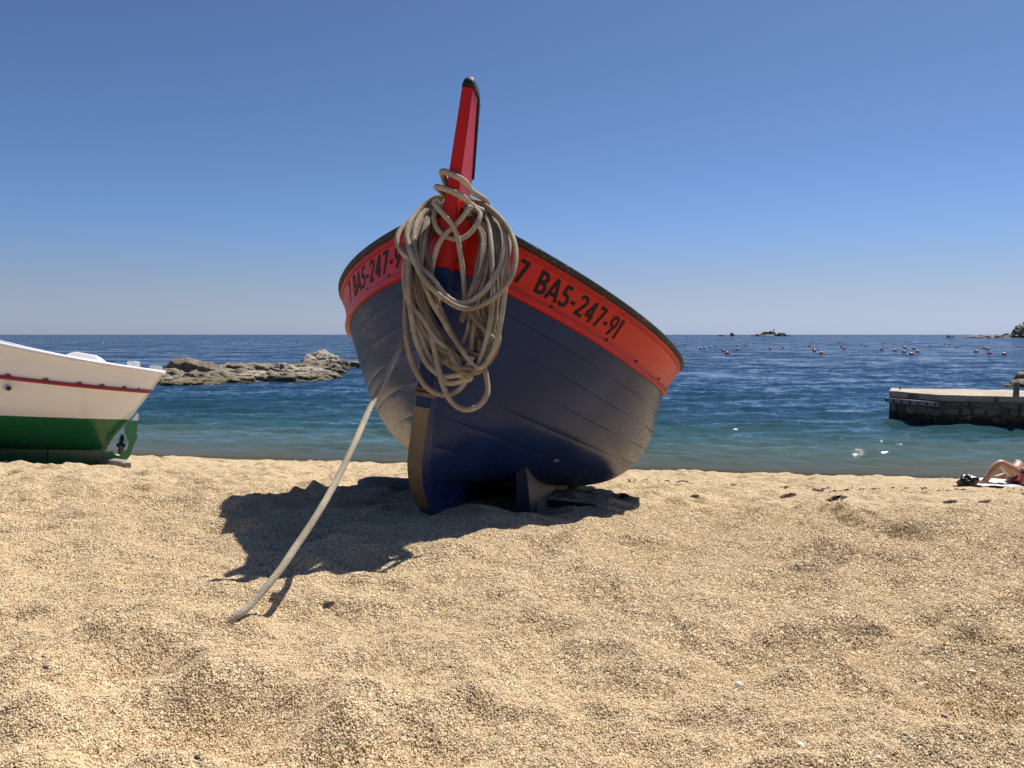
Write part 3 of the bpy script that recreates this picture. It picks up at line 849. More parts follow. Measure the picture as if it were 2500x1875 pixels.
# lettering
def arc(cx, cy, rx, ry, a0, a1, n=12):
    return [(cx + rx * math.cos(math.radians(a0 + (a1 - a0) * i / n)), cy + ry * math.sin(math.radians(a0 + (a1 - a0) * i / n))) for i in range(n + 1)]
GL = {
 'B': (0.54, [[(0.08, 0.0), (0.08, 1.0)], [(0.08, 0.92)] + arc(0.25, 0.73, 0.19, 0.19, 90, -90) + [(0.08, 0.54)], [(0.08, 0.50)] + arc(0.26, 0.29, 0.23, 0.21, 90, -90) + [(0.08, 0.08)]]),
 'A': (0.66, [[(0.04, 0.0), (0.33, 1.0)], [(0.62, 0.0), (0.33, 1.0)], [(0.15, 0.28), (0.51, 0.28)]]),
 '5': (0.54, [[(0.48, 0.92), (0.17, 0.92), (0.13, 0.52)] + arc(0.22, 0.32, 0.25, 0.24, 112, -140)]),
 '-': (0.36, [[(0.05, 0.40), (0.31, 0.40)]]),
 '2': (0.56, [arc(0.27, 0.72, 0.20, 0.21, 165, -35) + [(0.08, 0.07)], [(0.04, 0.07), (0.52, 0.07)]]),
 '4': (0.60, [[(0.40, 0.0), (0.40, 1.0)], [(0.40, 0.96), (0.06, 0.28)], [(0.03, 0.28), (0.56, 0.28)]]),
 '7': (0.54, [[(0.04, 0.92), (0.50, 0.92)], [(0.46, 0.96), (0.17, 0.0)]]),
 '9': (0.56, [arc(0.28, 0.68, 0.21, 0.24, 0, 360, 20), [(0.48, 0.60), (0.20, 0.0)]]),
 '1': (0.26, [[(0.16, 0.0), (0.16, 1.0)], [(0.16, 0.96), (0.04, 0.84)]]),
 ' ': (0.42, []),
}
def lettering(text, u_of, v0, v1, side, H, wstroke=0.168, slant=0.0):
    """strokes of the painted number, laid on the strake; u_of maps distance along the text to station"""
    x = 0.0
    for li, ch in enumerate(text):
        V, Fc = [], []
        wd, strokes = GL[ch]
        for si, st in enumerate(strokes):
            P = [np.array(st[0])]
            for a, b in zip(st[:-1], st[1:]):
                k = max(1, int(np.hypot(b[0] - a[0], b[1] - a[1]) / 0.12))
                P += [np.array(a) + (np.array(b) - np.array(a)) * (j + 1) / k for j in range(k)]
            P = np.array(P); T = np.gradient(P, axis=0) if len(P) > 2 else np.repeat((P[1:] - P[:1]), 2, 0)
            T /= np.linalg.norm(T, axis=1)[:, None] + 1e-9
            Nn = np.stack([-T[:, 1], T[:, 0]], -1) * wstroke / 2
            b0 = len(V)
            for sgn in (-1, 0, 1):
                Q = P + Nn * sgn
                Q[:, 1] = np.clip(Q[:, 1], 0, 1)
                uu = np.array([u_of((x + q[0] + slant * q[1]) * H) for q in Q])
                vv = v0 + (v1 - v0) * Q[:, 1]
                S = blue.bul(uu, vv) + blue.normal(blue.bul, uu, vv) * (0.0012 + 0.0003 * si + 0.00007 * li)
                V += [tuple(r) for r in side_fix(S, side)]
            n = len(P)
            for r in range(2):
                for j in range(n - 1):
                    a = b0 + r * n + j
                    q = (a, a + 1, a + 1 + n, a + n)
                    Fc.append(q if side > 0 else q[::-1])
        x += wd + 0.10
        if V: mesh('dash' if ch == '-' else 'letter' if ch in 'AB' else 'numeral', V, Fc, M['letter'], BOAT, False)
ug = np.linspace(0, 3, 600)
def arclen(side):
    P = blue.bul(ug, np.full(len(ug), 0.5))
    return np.concatenate([[0], np.cumsum(np.linalg.norm(np.diff(P, axis=0), axis=1))])
AL = arclen(1)
TW = sum(GL[c][0] + 0.10 for c in '7 BA5-247-91') - 0.10
def run(u0, u1, H):
    s0, s1 = np.interp([u0, u1], ug, AL)
    k = (s1 - s0) / (TW * H)
    return lambda t: float(np.interp(s0 + k * t, AL, ug))
lettering('7 BA5-247-91', run(0.175, 0.735, 0.11), 0.26, 0.775, 1, 0.11, slant=0.20)
lettering('7 BA5-247-91', run(0.80, 0.165, 0.11), 0.26, 0.775, -1, 0.11)

# ------------------------------------------------------------------ rope coil on the stem head and the line to the sand
def z2(pts): return [(900 + a / 3.071, 480 + b / 3.071) for a, b in pts]
def z1(pts): return [(950 + a / 3.3175, 150 + b / 3.3175) for a, b in pts]
def hang_depth(py): return float(np.interp(py, [470, 500, 530, 565, 620, 700, 1000], [3.46, 3.42, 3.35, 3.27, 3.19, 3.135, 3.12]))
COIL = empty('rope_coil', tuple(boat_world(0.05, 0, 1.2)), 'thick beige rope coil hung in long loops over the red stem head', 'rope')
CI = Vector(COIL.location)
def loop(pts, layer, mat, name='rope_loop', depth=None, r=0.0105):
    pts = list(pts)
    xy = spline(np.array(pts, float), 6.0)
    n = len(xy)
    ds = np.array([(hang_depth(y) if depth is None else depth) for x, y in xy])
    ds = np.convolve(np.pad(ds, 4, mode='edge'), np.ones(9) / 9, 'valid')
    lay = np.broadcast_to(np.interp(np.linspace(0, 1, n), np.linspace(0, 1, len(layer)), layer) if np.ndim(layer) else np.full(n, layer), (n,))
    P = np.array([at(x, y, d - l) for (x, y), d, l in zip(xy, ds, lay)])
    P = spline(P[::2] if n > 20 else P, 0.012)
    o = tube(name, P - np.array(CI), r, mat, COIL, 9, True, 0.03)
    return o
R2 = random.Random(5)
# hidden and half hidden loops of the hank
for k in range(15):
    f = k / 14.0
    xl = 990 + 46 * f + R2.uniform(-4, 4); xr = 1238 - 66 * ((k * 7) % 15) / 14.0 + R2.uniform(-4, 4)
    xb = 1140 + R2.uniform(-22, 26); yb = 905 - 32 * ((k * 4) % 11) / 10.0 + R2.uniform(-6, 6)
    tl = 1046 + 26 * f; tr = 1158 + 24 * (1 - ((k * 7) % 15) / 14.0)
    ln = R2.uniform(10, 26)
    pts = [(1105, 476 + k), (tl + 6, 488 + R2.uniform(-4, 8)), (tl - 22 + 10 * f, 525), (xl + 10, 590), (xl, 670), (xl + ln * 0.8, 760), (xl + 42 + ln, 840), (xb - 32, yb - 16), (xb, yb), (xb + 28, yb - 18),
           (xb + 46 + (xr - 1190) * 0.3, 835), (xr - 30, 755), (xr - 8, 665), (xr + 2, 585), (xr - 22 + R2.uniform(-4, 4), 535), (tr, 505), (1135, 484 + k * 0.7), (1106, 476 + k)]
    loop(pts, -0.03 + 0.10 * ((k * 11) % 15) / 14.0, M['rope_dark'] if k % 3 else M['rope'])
# the loops that lie in front
loop(z2([(560, 25), (520, 5), (430, 60), (340, 150), (240, 250), (214, 330), (248, 415), (330, 490), (420, 560), (480, 615), (560, 720), (630, 780), (700, 797), (790, 768), (895, 680), (975, 550), (1018, 420), (1028, 290), (1000, 190), (930, 120), (850, 60), (760, 30)]), 0.085, M['rope_light'])
loop(z2([(560, 15), (500, 10), (400, 80), (310, 190), (283, 290), (310, 400), (350, 500), (400, 600), (480, 695), (560, 762), (650, 820), (740, 842), (840, 818), (960, 742), (1040, 650), (1085, 560), (1103, 430), (1085, 320), (1030, 215), (950, 125), (860, 60), (760, 20)]), 0.11, M['rope'])
loop(z2([(570, 40), (470, 60), (390, 140), (345, 240), (340, 360), (372, 520), (420, 660), (480, 800), (540, 900), (610, 1020), (690, 1140), (760, 1232), (805, 1282), (850, 1275), (900, 1215), (950, 1110), (985, 960), (1015, 760), (1036, 560), (1040, 400), (1010, 230), (950, 140), (870, 90), (770, 50)]), 0.09, M['rope'])
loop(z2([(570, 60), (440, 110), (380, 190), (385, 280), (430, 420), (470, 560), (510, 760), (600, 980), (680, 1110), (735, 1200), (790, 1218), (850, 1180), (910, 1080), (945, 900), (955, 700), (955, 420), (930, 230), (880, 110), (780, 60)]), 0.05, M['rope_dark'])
loop(z2([(560, 80), (420, 130), (320, 240), (290, 400), (268, 520), (265, 610), (282, 730), (330, 830), (400, 910), (455, 1000), (520, 1085), (600, 1140), (650, 1190), (690, 1270), (760, 1310), (800, 1290), (850, 1180), (900, 1000), (925, 780), (925, 500), (905, 250), (860, 110), (780, 60)]), 0.075, M['rope'])
loop(z2([(560, 60), (510, 150), (470, 290), (400, 420), (330, 560), (285, 700), (275, 850), (275, 960), (290, 1120), (335, 1270), (405, 1395), (470, 1455), (555, 1488), (640, 1470), (705, 1415), (745, 1340), (760, 1250), (770, 1100), (800, 900), (830, 600)]), [0.0, 0.02, 0.05, 0.05, 0.05, 0.02], M['rope'])
loop(z2([(560, 70), (430, 120), (350, 250), (318, 420), (322, 580), (345, 710), (390, 830), (440, 950), (480, 1090), (515, 1260), (555, 1410), (600, 1510), (660, 1572), (735, 1597), (805, 1580), (862, 1530), (892, 1460), (886, 1370), (866, 1275), (840, 1180), (830, 1050)]), [0.03, 0.05, 0.06, 0.10, 0.10, 0.02], M['rope'])
loop(z2([(560, 50), (400, 140), (320, 330), (296, 560), (300, 740), (318, 880), (345, 1040), (390, 1170), (450, 1270), (540, 1340), (620, 1345), (690, 1325), (740, 1270), (790, 1180)]), 0.085, M['rope'])
loop(z2([(560, 60), (410, 130), (310, 300), (285, 500), (292, 660), (325, 820), (380, 1000), (430, 1150), (520, 1290), (580, 1390), (650, 1395), (720, 1370), (770, 1340), (755, 1380), (700, 1350), (640, 1330)]), 0.06, M['rope_light'])
loop(z2([(540, 1245), (580, 1225), (640, 1180), (690, 1110), (740, 1010), (775, 800), (810, 560), (845, 360), (850, 220), (835, 90), (770, 40)]), 0.02, M['rope_light'])
loop(z2([(600, 1140), (640, 1230), (700, 1310), (760, 1330), (790, 1300), (740, 1285), (680, 1290), (640, 1260)]), 0.10, M['rope_dark'])
# pale ends crossing in front of the stem head
loop(z2([(545, 60), (505, 25), (490, 45), (550, 120), (615, 195), (655, 270), (678, 370), (698, 500), (713, 640), (722, 770), (715, 860), (690, 960)]), [0.0, 0.045, 0.04, 0.03, -0.02], M['rope_light'], depth=3.15)
loop(z2([(768, 70), (742, 105), (700, 160), (640, 225), (572, 285), (520, 370), (492, 460), (472, 560), (462, 680)]), [0.005, 0.02, 0.03, 0.03, 0.0, -0.03], M['rope_light'], 'rope_end', depth=3.15)
loop(z2([(530, 60), (500, 105), (490, 170), (520, 250), (590, 305), (680, 320), (750, 283), (810, 210), (836, 130), (800, 92), (770, 95)]), [-0.05, 0.0, 0.02, 0.012, 0.01, 0.0, -0.02, -0.08], M['rope_light'], depth=3.15)
# turns lashed round the post
def lash(pts):
    return [boat_world(x, y, z) - np.array(CI) for x, y, z in pts]
sA, sB = float(stem_blue(1.36)), float(stem_blue(1.31))
l1 = [(sA + 0.10, 0.055, 1.372), (sA - 0.010, 0.050, 1.385), (sA - 0.019, 0.01, 1.378), (sA - 0.012, -0.045, 1.358), (sA + 0.10, -0.058, 1.355), (sA + 0.20, -0.095, 1.356), (sA + 0.27, -0.085, 1.338), (sA + 0.30, -0.03, 1.30), (sA + 0.27, 0.045, 1.32), (sA + 0.10, 0.062, 1.335),
      (sB - 0.01, 0.062, 1.325), (sB - 0.021, 0.0, 1.312), (sB - 0.012, -0.055, 1.295), (sB + 0.06, -0.068, 1.292), (sB + 0.16, -0.098, 1.303), (sB + 0.23, -0.118, 1.322), (sB + 0.21, -0.078, 1.345), (sB + 0.17, -0.040, 1.338)]
tube('lashing', spline(np.array(lash(l1)), 0.012), 0.0125, M['rope_light'], COIL, 9, True, 0.03)
l2 = [(sB + 0.23, -0.098, 1.325), (sB + 0.20, -0.085, 1.285), (sB + 0.12, -0.066, 1.262), (sB + 0.08, -0.05, 1.275), (sB + 0.09, -0.042, 1.31)]
tube('lashing', spline(np.array(lash(l2)), 0.012), 0.0125, M['rope'], COIL, 9, True, 0.03)
l3 = [(sB + 0.22, -0.09, 1.31), (sB + 0.24, -0.105, 1.26), (sB + 0.24, -0.14, 1.20), (sB + 0.2, -0.16, 1.16)]
tube('lashing', spline(np.array(lash(l3)), 0.012), 0.011, M['rope_dark'], COIL, 9, True, 0.03)

lp = [(1010, 800), (984, 836), (946, 913), (904, 995), (860, 1094), (814, 1187), (767, 1268), (723, 1334), (688, 1386), (655, 1428), (622, 1466), (596, 1492), (572, 1508), (548, 1520)]
t0 = np.linspace(0, 1, len(lp))
yy = np.array([p[1] for p in lp], float); s_ = (yy - yy[0]) / (yy[-1] - yy[0])
d0, d1 = 3.22, 2.16
for d1 in np.arange(1.7, 3.0, 0.005):
    _q = at(556, 1513, d1)
    if _q[2] <= gz(_q[0], _q[1]) + 0.008: break
PL = [at(px, py, 1 / (1 / d0 + (1 / d1 - 1 / d0) * k)) for (px, py), k in zip(lp, s_)]
for i in range(len(PL) - 1): PL[i][2] = max(PL[i][2], gz(PL[i][0], PL[i][1]) + (0.012 if i < len(PL) - 2 else 0.007))
PL[-1] = PL[-2] + (PL[-2] - PL[-3]) * 0.8; PL[-1][2] = gz(PL[-1][0], PL[-1][1]) - 0.02
PL = [at(1112, 470, 3.46), at(1078, 492, 3.40), at(1052, 545, 3.30), at(1036, 620, 3.21), at(1025, 710, 3.20)] + PL
line = tube('mooring_line', spline(np.array(PL), 0.02), 0.0104, M['rope_light'], None, 9, True, 0.02)
tag(line, 'single pale rope running taut from the boat bow down into the sand', 'rope')

# ------------------------------------------------------------------ timbers under the boats
def timber(name, p0, p1, r, h, mat, label, seed=0, sides=10):
    p0, p1 = np.array(p0, float), np.array(p1, float)
    n = 22
    ax = (p1 - p0) / np.linalg.norm(p1 - p0); sidev = np.cross(ax, [0, 0, 1.0]); sidev /= np.linalg.norm(sidev); upv = np.cross(sidev, ax)
    V = []
    for i in range(n):
        t = i / (n - 1); c = p0 + (p1 - p0) * t
        e = min(t, 1 - t) * (n - 1)
        k = [0.55, 0.86, 0.97][int(e)] if e < 2.5 else 1.0
        for j in range(sides):
            a = 2 * math.pi * j / sides
            ca, sa = math.cos(a), math.sin(a)
            q = math.copysign(abs(ca) ** 0.6, ca) * r * k * sidev + math.copysign(abs(sa) ** 0.6, sa) * h / 2 * k * upv
            w = 1 + 0.10 * noise(np.array([t * 4 + seed, math.cos(a) * 1.2, math.sin(a) * 1.2]))
            V.append(c - p0 + q * w)
    Fc = grid_faces(n, sides, close=True) + [tuple(range(sides))[::-1], tuple(range((n - 1) * sides, n * sides))]
    o = mesh(name, V, Fc, mat, None, True, 60)
    o.location = p0
    bm = bmesh.new(); bm.from_mesh(o.data); bmesh.ops.recalc_face_normals(bm, faces=bm.faces); bm.to_mesh(o.data); bm.free()
    return tag(o, label, 'timber')
timber('skid_timber', (-1.06, 5.45, gz(-1.06, 5.45) + 0.035), (-0.20, 5.50, gz(-0.2, 5.5) + 0.0), 0.09, 0.125, M['timber'], 'weathered grey timber on the sand against the left side of the blue boat keel', 1)
timber('skid_timber', (0.27, 5.60, gz(0.3, 5.6) + 0.04), (0.39, 6.3, gz(0.39, 6.3) + 0.03), 0.06, 0.13, M['pale_timber'], 'pale short timber wedged under the right bilge of the blue boat', 3)
timber('driftwood', (0.20, 4.42, gz(0.20, 4.42) + 0.02), (0.46, 4.30, gz(0.46, 4.30) + 0.0), 0.03, 0.035, M['black'], 'dark stick half buried in the shade right of the bilge keel', 5, 8)
_lq = at(312, 1152, 9.05)
timber('roller_log', (_lq[0], _lq[1], gz(_lq[0], _lq[1]) + 0.03), (_lq[0] - 1.15, _lq[1] + 1.3, gz(_lq[0] - 1.15, _lq[1] + 1.3) + 0.035), 0.07, 0.12, M['pale_timber'], 'round grey log end sticking out of the sand under the white and green boat', 7, 12)

# ------------------------------------------------------------------ the white and green boat
_sz = np.array([0.0, 0.2, 0.35, 0.6, 0.93, 1.17, 1.6]); _ss = np.array([0.62, 0.60, 0.53, 0.34, 0.13, 0.0, -0.16])
def zs_white(u):
    u = np.asarray(u, float); a = np.minimum(u, 2.6); b = np.maximum(u - 2.6, 0)
    return 1.155 + 0.065 * a + 0.038 * a * a + 0.2 * b
def zw_white(u): return 0.915 + 0.045 * np.asarray(u, float) + 0.012 * np.asarray(u, float) ** 2
white = Hull(stem=lambda z: np.interp(z, _sz, _ss), L=5.4, um=2.4, Bs=0.95, p=2.7, q=1.25, hstem=0.02, tumb=0.07, zk=0.17, zs=zs_white, zw=zw_white,
             a0=0.25, a1=0.9, d0=0.1, d1=0.0, c0=0.72, c1=1.0, e0=0.75, e1=0.45)
WB = empty('motor_boat', label='white boat with green bottom and red rubbing strip on the sand', cat='boat')
wa = Vector((-0.93, -0.36, 0.075)).normalized(); wz = Vector((0.05, 0.075, 1)); wy = wz.cross(wa).normalized(); wz = wa.cross(wy)
wo = Vector(at(401, 908, 10.0)) - wz * 1.17
WB.matrix_world = Matrix(((wa.x, wy.x, wz.x, wo.x), (wa.y, wy.y, wz.y, wo.y), (wa.z, wy.z, wz.z, wo.z), (0, 0, 0, 1)))
UW = np.concatenate([np.linspace(0, 0.8, 26)[:-1], np.linspace(0.8, 5.38, 50)])
ZG = 0.578
vt = np.linspace(0, 1, 200)
vg = []
for uu in UW:
    q = white.bot(np.full(200, uu), vt)[:, 2]
    vg.append(float(np.interp(ZG + 0.02 * (uu - 0.8), q, vt)))
vg = np.array(vg)
for side in (1, -1):
    for nm, mat, lo, hi, n in (('hull_bottom', M['green'], 0 * vg, vg, 14), ('hull_topside', M['gel'], vg, 0 * vg + 1, 10)):
        U = np.repeat(UW[:, None], n, 1); V = lo[:, None] + (hi - lo)[:, None] * np.linspace(0, 1, n)[None]
        mesh(nm, side_fix(white.bot(U, V), side).reshape(-1, 3), grid_faces(len(UW), n, flip=side > 0), mat, WB)
    sheet('bulwark', white, white.bul, UW, np.linspace(0, 1, 7), side, M['gel'], WB)
    sheet('bulwark_lining', white, white.bul, UW[5:], np.linspace(0, 1, 4), side, M['gel'], WB, -0.03)
    up = np.repeat([[0, 0, 1.0]], len(UW), 0)
    nn = white.normal(white.bul, UW, np.full(len(UW), 0.5)); nn[:, 2] *= 0.2; nn /= np.linalg.norm(nn, axis=1)[:, None]
    strip('gunwale', white.bul(UW, np.full(len(UW), 1.0)) + up * 0.012, up, nn, 0.05, 0.11, M['gel'], WB, side, 12)
    strip('rubbing_strip', white.bul(UW, np.full(len(UW), 0.0)) + nn * 0.012, up, nn, 0.042, 0.04, M['redrub'], WB, side, 10)
    for uu in (0.13, 0.31, 0.56, 0.80, 1.14, 1.50, 1.95):
        p = white.bul(np.array(uu), np.array(0.0)); n_ = white.normal(white.bul, np.array(uu), np.array(0.1))
        b = bmesh.new(); bm_box(b, (p[0], -side * (p[1] + 0.018), p[2] + 0.030), (0.055 if uu > 0.2 else 0.02, 0.03, 0.024)); bevel(b, 0.006)
        bm_obj('scupper', b, M['fitting'], WB)
    # washboards standing on the rail
    for u0, u1, h in (((0.60, 1.0, 0.055), (1.66, 2.6, 0.075)) if side < 0 else ()):
        uq = np.linspace(u0, u1, 9)
        q = white.bul(uq, np.ones(9)); bm = bmesh.new(); ring = []
        for i, pp in enumerate(q):
            hh = 0.03 + h * min(1, i / 1.6, (8 - i) / 1.6)
            y0, y1 = pp[1] - 0.035, pp[1] + 0.03
            ring.append([bm.verts.new((pp[0], -side * a, pp[2] + b_)) for a, b_ in ((y0, 0.01), (y1, 0.01), (y1 - 0.03, hh), (y0 - 0.03, hh + 0.012))])
        for r0, r1 in zip(ring[:-1], ring[1:]):
            for k in range(4): bm.faces.new((r0[k], r0[(k + 1) % 4], r1[(k + 1) % 4], r1[k]))
        bm.faces.new(ring[0]); bm.faces.new(ring[-1][::-1])
        bm_obj('washboard', bm, M['gel'], WB, True, 40)
zr = np.linspace(0.17, 1.19, 14)
extrude_outline('stern_post', [(float(np.interp(z, _sz, _ss)) - 0.005, z) for z in zr] + [(float(np.interp(z, _sz, _ss)) + 0.06, z) for z in zr[::-1]], 0.05, M['gel'], WB, 0.01)
zr = np.linspace(0.165, 0.568, 8)
extrude_outline('stern_post_foot', [(float(np.interp(z, _sz, _ss)) - 0.008, z) for z in zr] + [(float(np.interp(z, _sz, _ss)) + 0.07, z) for z in zr[::-1]], 0.056, M['green'], WB, 0.01)
b = bmesh.new(); bm_box(b, (3.0, 0, 0.09), (4.75, 0.075, 0.18)); bevel(b, 0.008); bm_obj('keel', b, M['green'], WB)
for x_ in (1.22, 2.05):
    b = bmesh.new(); bm_box(b, (x_, 0.0, 0.10), (0.012, 0.082, 0.15)); bm_obj('keel_joint', b, M['inner'], WB)
def wpx(pts): return [((401 - a) / 197.0 - 0.018, (1138 - b) / 197.0) for a, b in pts]
extrude_outline('rudder', wpx([(345, 1030), (344, 1063), (347, 1066), (337, 1100), (333, 1115), (322, 1130), (304, 1135.5), (270, 1135.5), (272, 1107), (294, 1105), (299, 1114), (307, 1117), (315, 1109), (326, 1098), (328, 1082), (323, 1072), (317, 1060), (316, 1043), (330, 1031)]), 0.045, M['green_lit'], WB, 0.006)
extrude_outline('rudder_top', wpx([(331, 1029.4), (345, 1029.4), (345, 1012), (342, 1011)]), 0.044, M['gel'], WB, 0.004)
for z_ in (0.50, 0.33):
    b = bmesh.new(); bm_box(b, (0.31, 0, z_), (0.09, 0.058, 0.025)); bevel(b, 0.005); bm_obj('rudder_hinge', b, M['green_lit'], WB)
PR = bmesh.new()
for k in range(3):
    a = 2 * math.pi * k / 3 + 0.4
    r_ = bmesh.ops.create_icosphere(PR, subdivisions=2, radius=1.0)
    bmesh.ops.transform(PR, matrix=Matrix.Translation((0.44, 0, 0.24)) @ Matrix.Rotation(a, 4, 'X') @ Matrix.Translation((0, 0, 0.075)) @ Matrix.Rotation(0.6, 4, 'Z') @ Matrix.Diagonal((0.012, 0.055, 0.075, 1)), verts=r_['verts'])
r_ = bmesh.ops.create_icosphere(PR, subdivisions=2, radius=0.035)
bmesh.ops.transform(PR, matrix=Matrix.Translation((0.44, 0, 0.24)) @ Matrix.Diagonal((1.6, 1, 1, 1)), verts=r_['verts'])
bm_obj('propeller', PR, M['black'], WB, True)
ud = np.linspace(0.03, 5.2, 34); dv = []
for uu in ud:
    p = white.bul(np.array(uu), np.array(0.72)); dv += [(p[0], -max(p[1] - 0.02, 0.01), p[2]), (p[0], max(p[1] - 0.02, 0.01), p[2])]
mesh('deck', dv, grid_faces(len(ud), 2), M['gel'], WB, False)
for nm, c, s in (('stern_block', (0.10, 0, 1.20), (0.15, 0.16, 0.09)), ('mooring_bitt', (0.36, -0.12, 1.225), (0.13, 0.11, 0.12))):
    b = bmesh.new(); bm_box(b, c, s, Matrix.Rotation(-0.75 if nm == 'mooring_bitt' else 0.0, 3, 'Z')); bevel(b, 0.014); bm_obj(nm, b, M['gel'], WB)
p = white.bot(np.array(1.50), np.array(0.90))
b = bmesh.new()
for r0, dpt, yy_ in ((0.034, 0.02, 0.012), (0.026, 0.14, 0.05), (0.032, 0.03, 0.115)):
    r_ = bmesh.ops.create_cone(b, cap_ends=True, segments=20, radius1=r0, radius2=r0, depth=dpt)
    bmesh.ops.transform(b, matrix=Matrix.Translation((p[0] - yy_ * 0.3, p[1] + yy_, p[2])) @ Matrix.Rotation(math.pi / 2, 4, 'X') @ Matrix.Rotation(0.25, 4, 'Y'), verts=r_['verts'])
ex = bm_obj('exhaust_pipe', b, M['steel'], WB, True, 40)
b = bmesh.new(); r_ = bmesh.ops.create_cone(b, cap_ends=True, segments=18, radius1=0.024, radius2=0.024, depth=0.004)
bmesh.ops.transform(b, matrix=Matrix.Translation((p[0] - 0.133 * 0.3, p[1] + 0.132, p[2])) @ Matrix.Rotation(math.pi / 2, 4, 'X') @ Matrix.Rotation(0.25, 4, 'Y'), verts=r_['verts'])
bm_obj('pipe_mouth', b, M['black'], ex)

# ------------------------------------------------------------------ rocks
def depth_of(py, z=0.0):
    """depth at which height z above the sea appears at row py"""
    return (EYE - z) * F_PX / (py - 817.0)
OUT = empty('rock_outcrop', (-10.5, 50, 0), 'long low outcrop of brown rocks in the sea between the two boats', 'rock')
oo = np.array([-10.5, 50, 0])
def rock(px, pyb, wpx_, hpx, mat, parent, o0, sub=4, amp=0.28, thick=0.8, seed=0, crack=0.10, rot=0.0, fr=1.1):
    d = depth_of(pyb)
    X = (px - CX) / F_PX * d; w = wpx_ / F_PX * d / 2; h = hpx / F_PX * d
    return ico('boulder', np.array([X, d + w * thick * 0.6, -0.10]) - o0, (w, w * thick, h + 0.10), mat, parent, sub, amp, fr, seed, rot, True, -0.25, crack)
rk = [  # px, base row, width, height
 (455, 925, 150, 52, 'rock'), (445, 912, 88, 44, 'rock'), (420, 915, 60, 26, 'rock'), (400, 932, 120, 36, 'rock'), (470, 935, 130, 30, 'rock'), (520, 930, 150, 32, 'rock'), (505, 922, 110, 38, 'rock'),
 (560, 915, 130, 36, 'rock'), (575, 925, 120, 26, 'rock'), (620, 912, 150, 22, 'rock'), (610, 928, 110, 26, 'rock_pale'), (655, 928, 120, 20, 'rock'), (690, 914, 100, 30, 'rock_pale'), (725, 930, 150, 26, 'rock'),
 (700, 931, 140, 18, 'rock'), (760, 912, 130, 36, 'rock'), (783, 900, 104, 48, 'rock_pale'), (800, 900, 84, 36, 'rock_pale'), (828, 902, 46, 24, 'rock'), (760, 918, 100, 26, 'rock_pale'), (780, 924, 110, 16, 'rock'),
 (850, 897, 80, 16, 'rock'), (460, 938, 190, 12, 'rock'), (420, 940, 150, 10, 'rock'), (560, 934, 140, 12, 'rock'), (640, 900, 160, 14, 'rock'), (340, 936, 140, 34, 'rock'), (280, 930, 130, 36, 'rock'), (110, 905, 60, 44, 'rock_pale'), (140, 905, 60, 36, 'rock'), (200, 925, 160, 30, 'rock')]
for i, (a, b_, c, d_, mt) in enumerate(rk):
    rock(a, b_, c, d_ * 0.80 if d_ > 24 else d_, M[mt], OUT, oo, 5 if c > 80 else 4, 0.34, 0.75, i + 1, 0.13, 0.5 * math.sin(i * 2.1), 1.25)
# low rocks at the right edge, behind the pier
RO = empty('rock_outcrop', (27, 42, 0), 'brown rocks at the right edge of the photo just behind the pier', 'rock'); ro = np.array([27, 42, 0])
for i, (a, b_, c, d_) in enumerate([(2508, 944, 60, 17), (2532, 940, 80, 33), (2474, 944, 34, 6), (2600, 940, 120, 45)]):
    rock(a, b_, c, d_, M['rock'], RO, ro, 4, 0.3, 0.8, 40 + i, 0.12)
# headland and reefs far right
def far_rock(name, parent, o0, px, pyb, wpx_, hpx, depth, seed, sub=3, amp=0.45):
    X = (px - CX) / F_PX * depth; w = wpx_ / F_PX * depth / 2; h = hpx / F_PX * depth
    return ico(name, np.array([X, depth, -0.3]) - o0, (w, w * 0.7, h + 0.3), M['far_rock'], parent, sub, amp, 1.6, seed, 0, False, -0.2, 0.15)
HL = empty('headland', (470, 718, 0), 'dark rocky headland rising from the sea at the right edge', 'headland'); ho = np.array([470, 718, 0])
for i, (a, c, h) in enumerate([(2488, 46, 24), (2504, 60, 32), (2560, 140, 46), (2470, 60, 7), (2440, 60, 6), (2455, 30, 9), (2530, 120, 12)]):
    far_rock('crag', HL, ho, a, 824, c, h, 718.0, 60 + i, 4)
RF = empty('reef', (430, 730, 0), 'flat dark reef just left of the headland', 'reef'); fo = np.array([430, 730, 0])
for i, (a, c, h) in enumerate([(2386, 60, 5.5), (2362, 40, 2.5), (2410, 40, 3)]): far_rock('ledge', RF, fo, a, 824, c, h, 730.0, 80 + i, 3)
R3 = empty('reef', (390, 740, 0), 'small pair of dark rocks awash left of the flat reef', 'reef'); fo = np.array([390, 740, 0])
for i, (a, c, h) in enumerate([(2313, 9, 6), (2321, 14, 3.5)]): far_rock('ledge', R3, fo, a, 824, c, h, 740.0, 90 + i, 3)
IS = empty('rocky_islet', (490, 1500, 0), 'dark rocky islet with a small lighthouse on the horizon', 'islet'); io = np.array([490, 1500, 0])
for i, (a, c, h) in enumerate([(1862, 14, 10), (1871, 18, 12), (1880, 18, 11), (1889, 14, 10), (1902, 14, 8), (1910, 16, 7.5), (1917, 10, 4.5), (1838, 12, 3), (1845, 8, 5), (1850, 9, 4), (1927, 8, 2.2), (1878, 60, 5)]):
    far_rock('crag', IS, io, a, 820.4, c, h, 1500.0, 100 + i, 3)
b = bmesh.new(); r_ = bmesh.ops.create_cone(b, cap_ends=True, segments=12, radius1=1.1, radius2=0.8, depth=7.0)
bmesh.ops.transform(b, matrix=Matrix.Translation(((1888 - CX) / F_PX * 1500 - 490, 0, 9.3)), verts=r_['verts'])
r_ = bmesh.ops.create_cone(b, cap_ends=True, segments=12, radius1=1.2, radius2=0.3, depth=1.4)
bmesh.ops.transform(b, matrix=Matrix.Translation(((1888 - CX) / F_PX * 1500 - 490, 0, 13.3)), verts=r_['verts'])
bm_obj('lighthouse', b, M['far_rock'], IS)
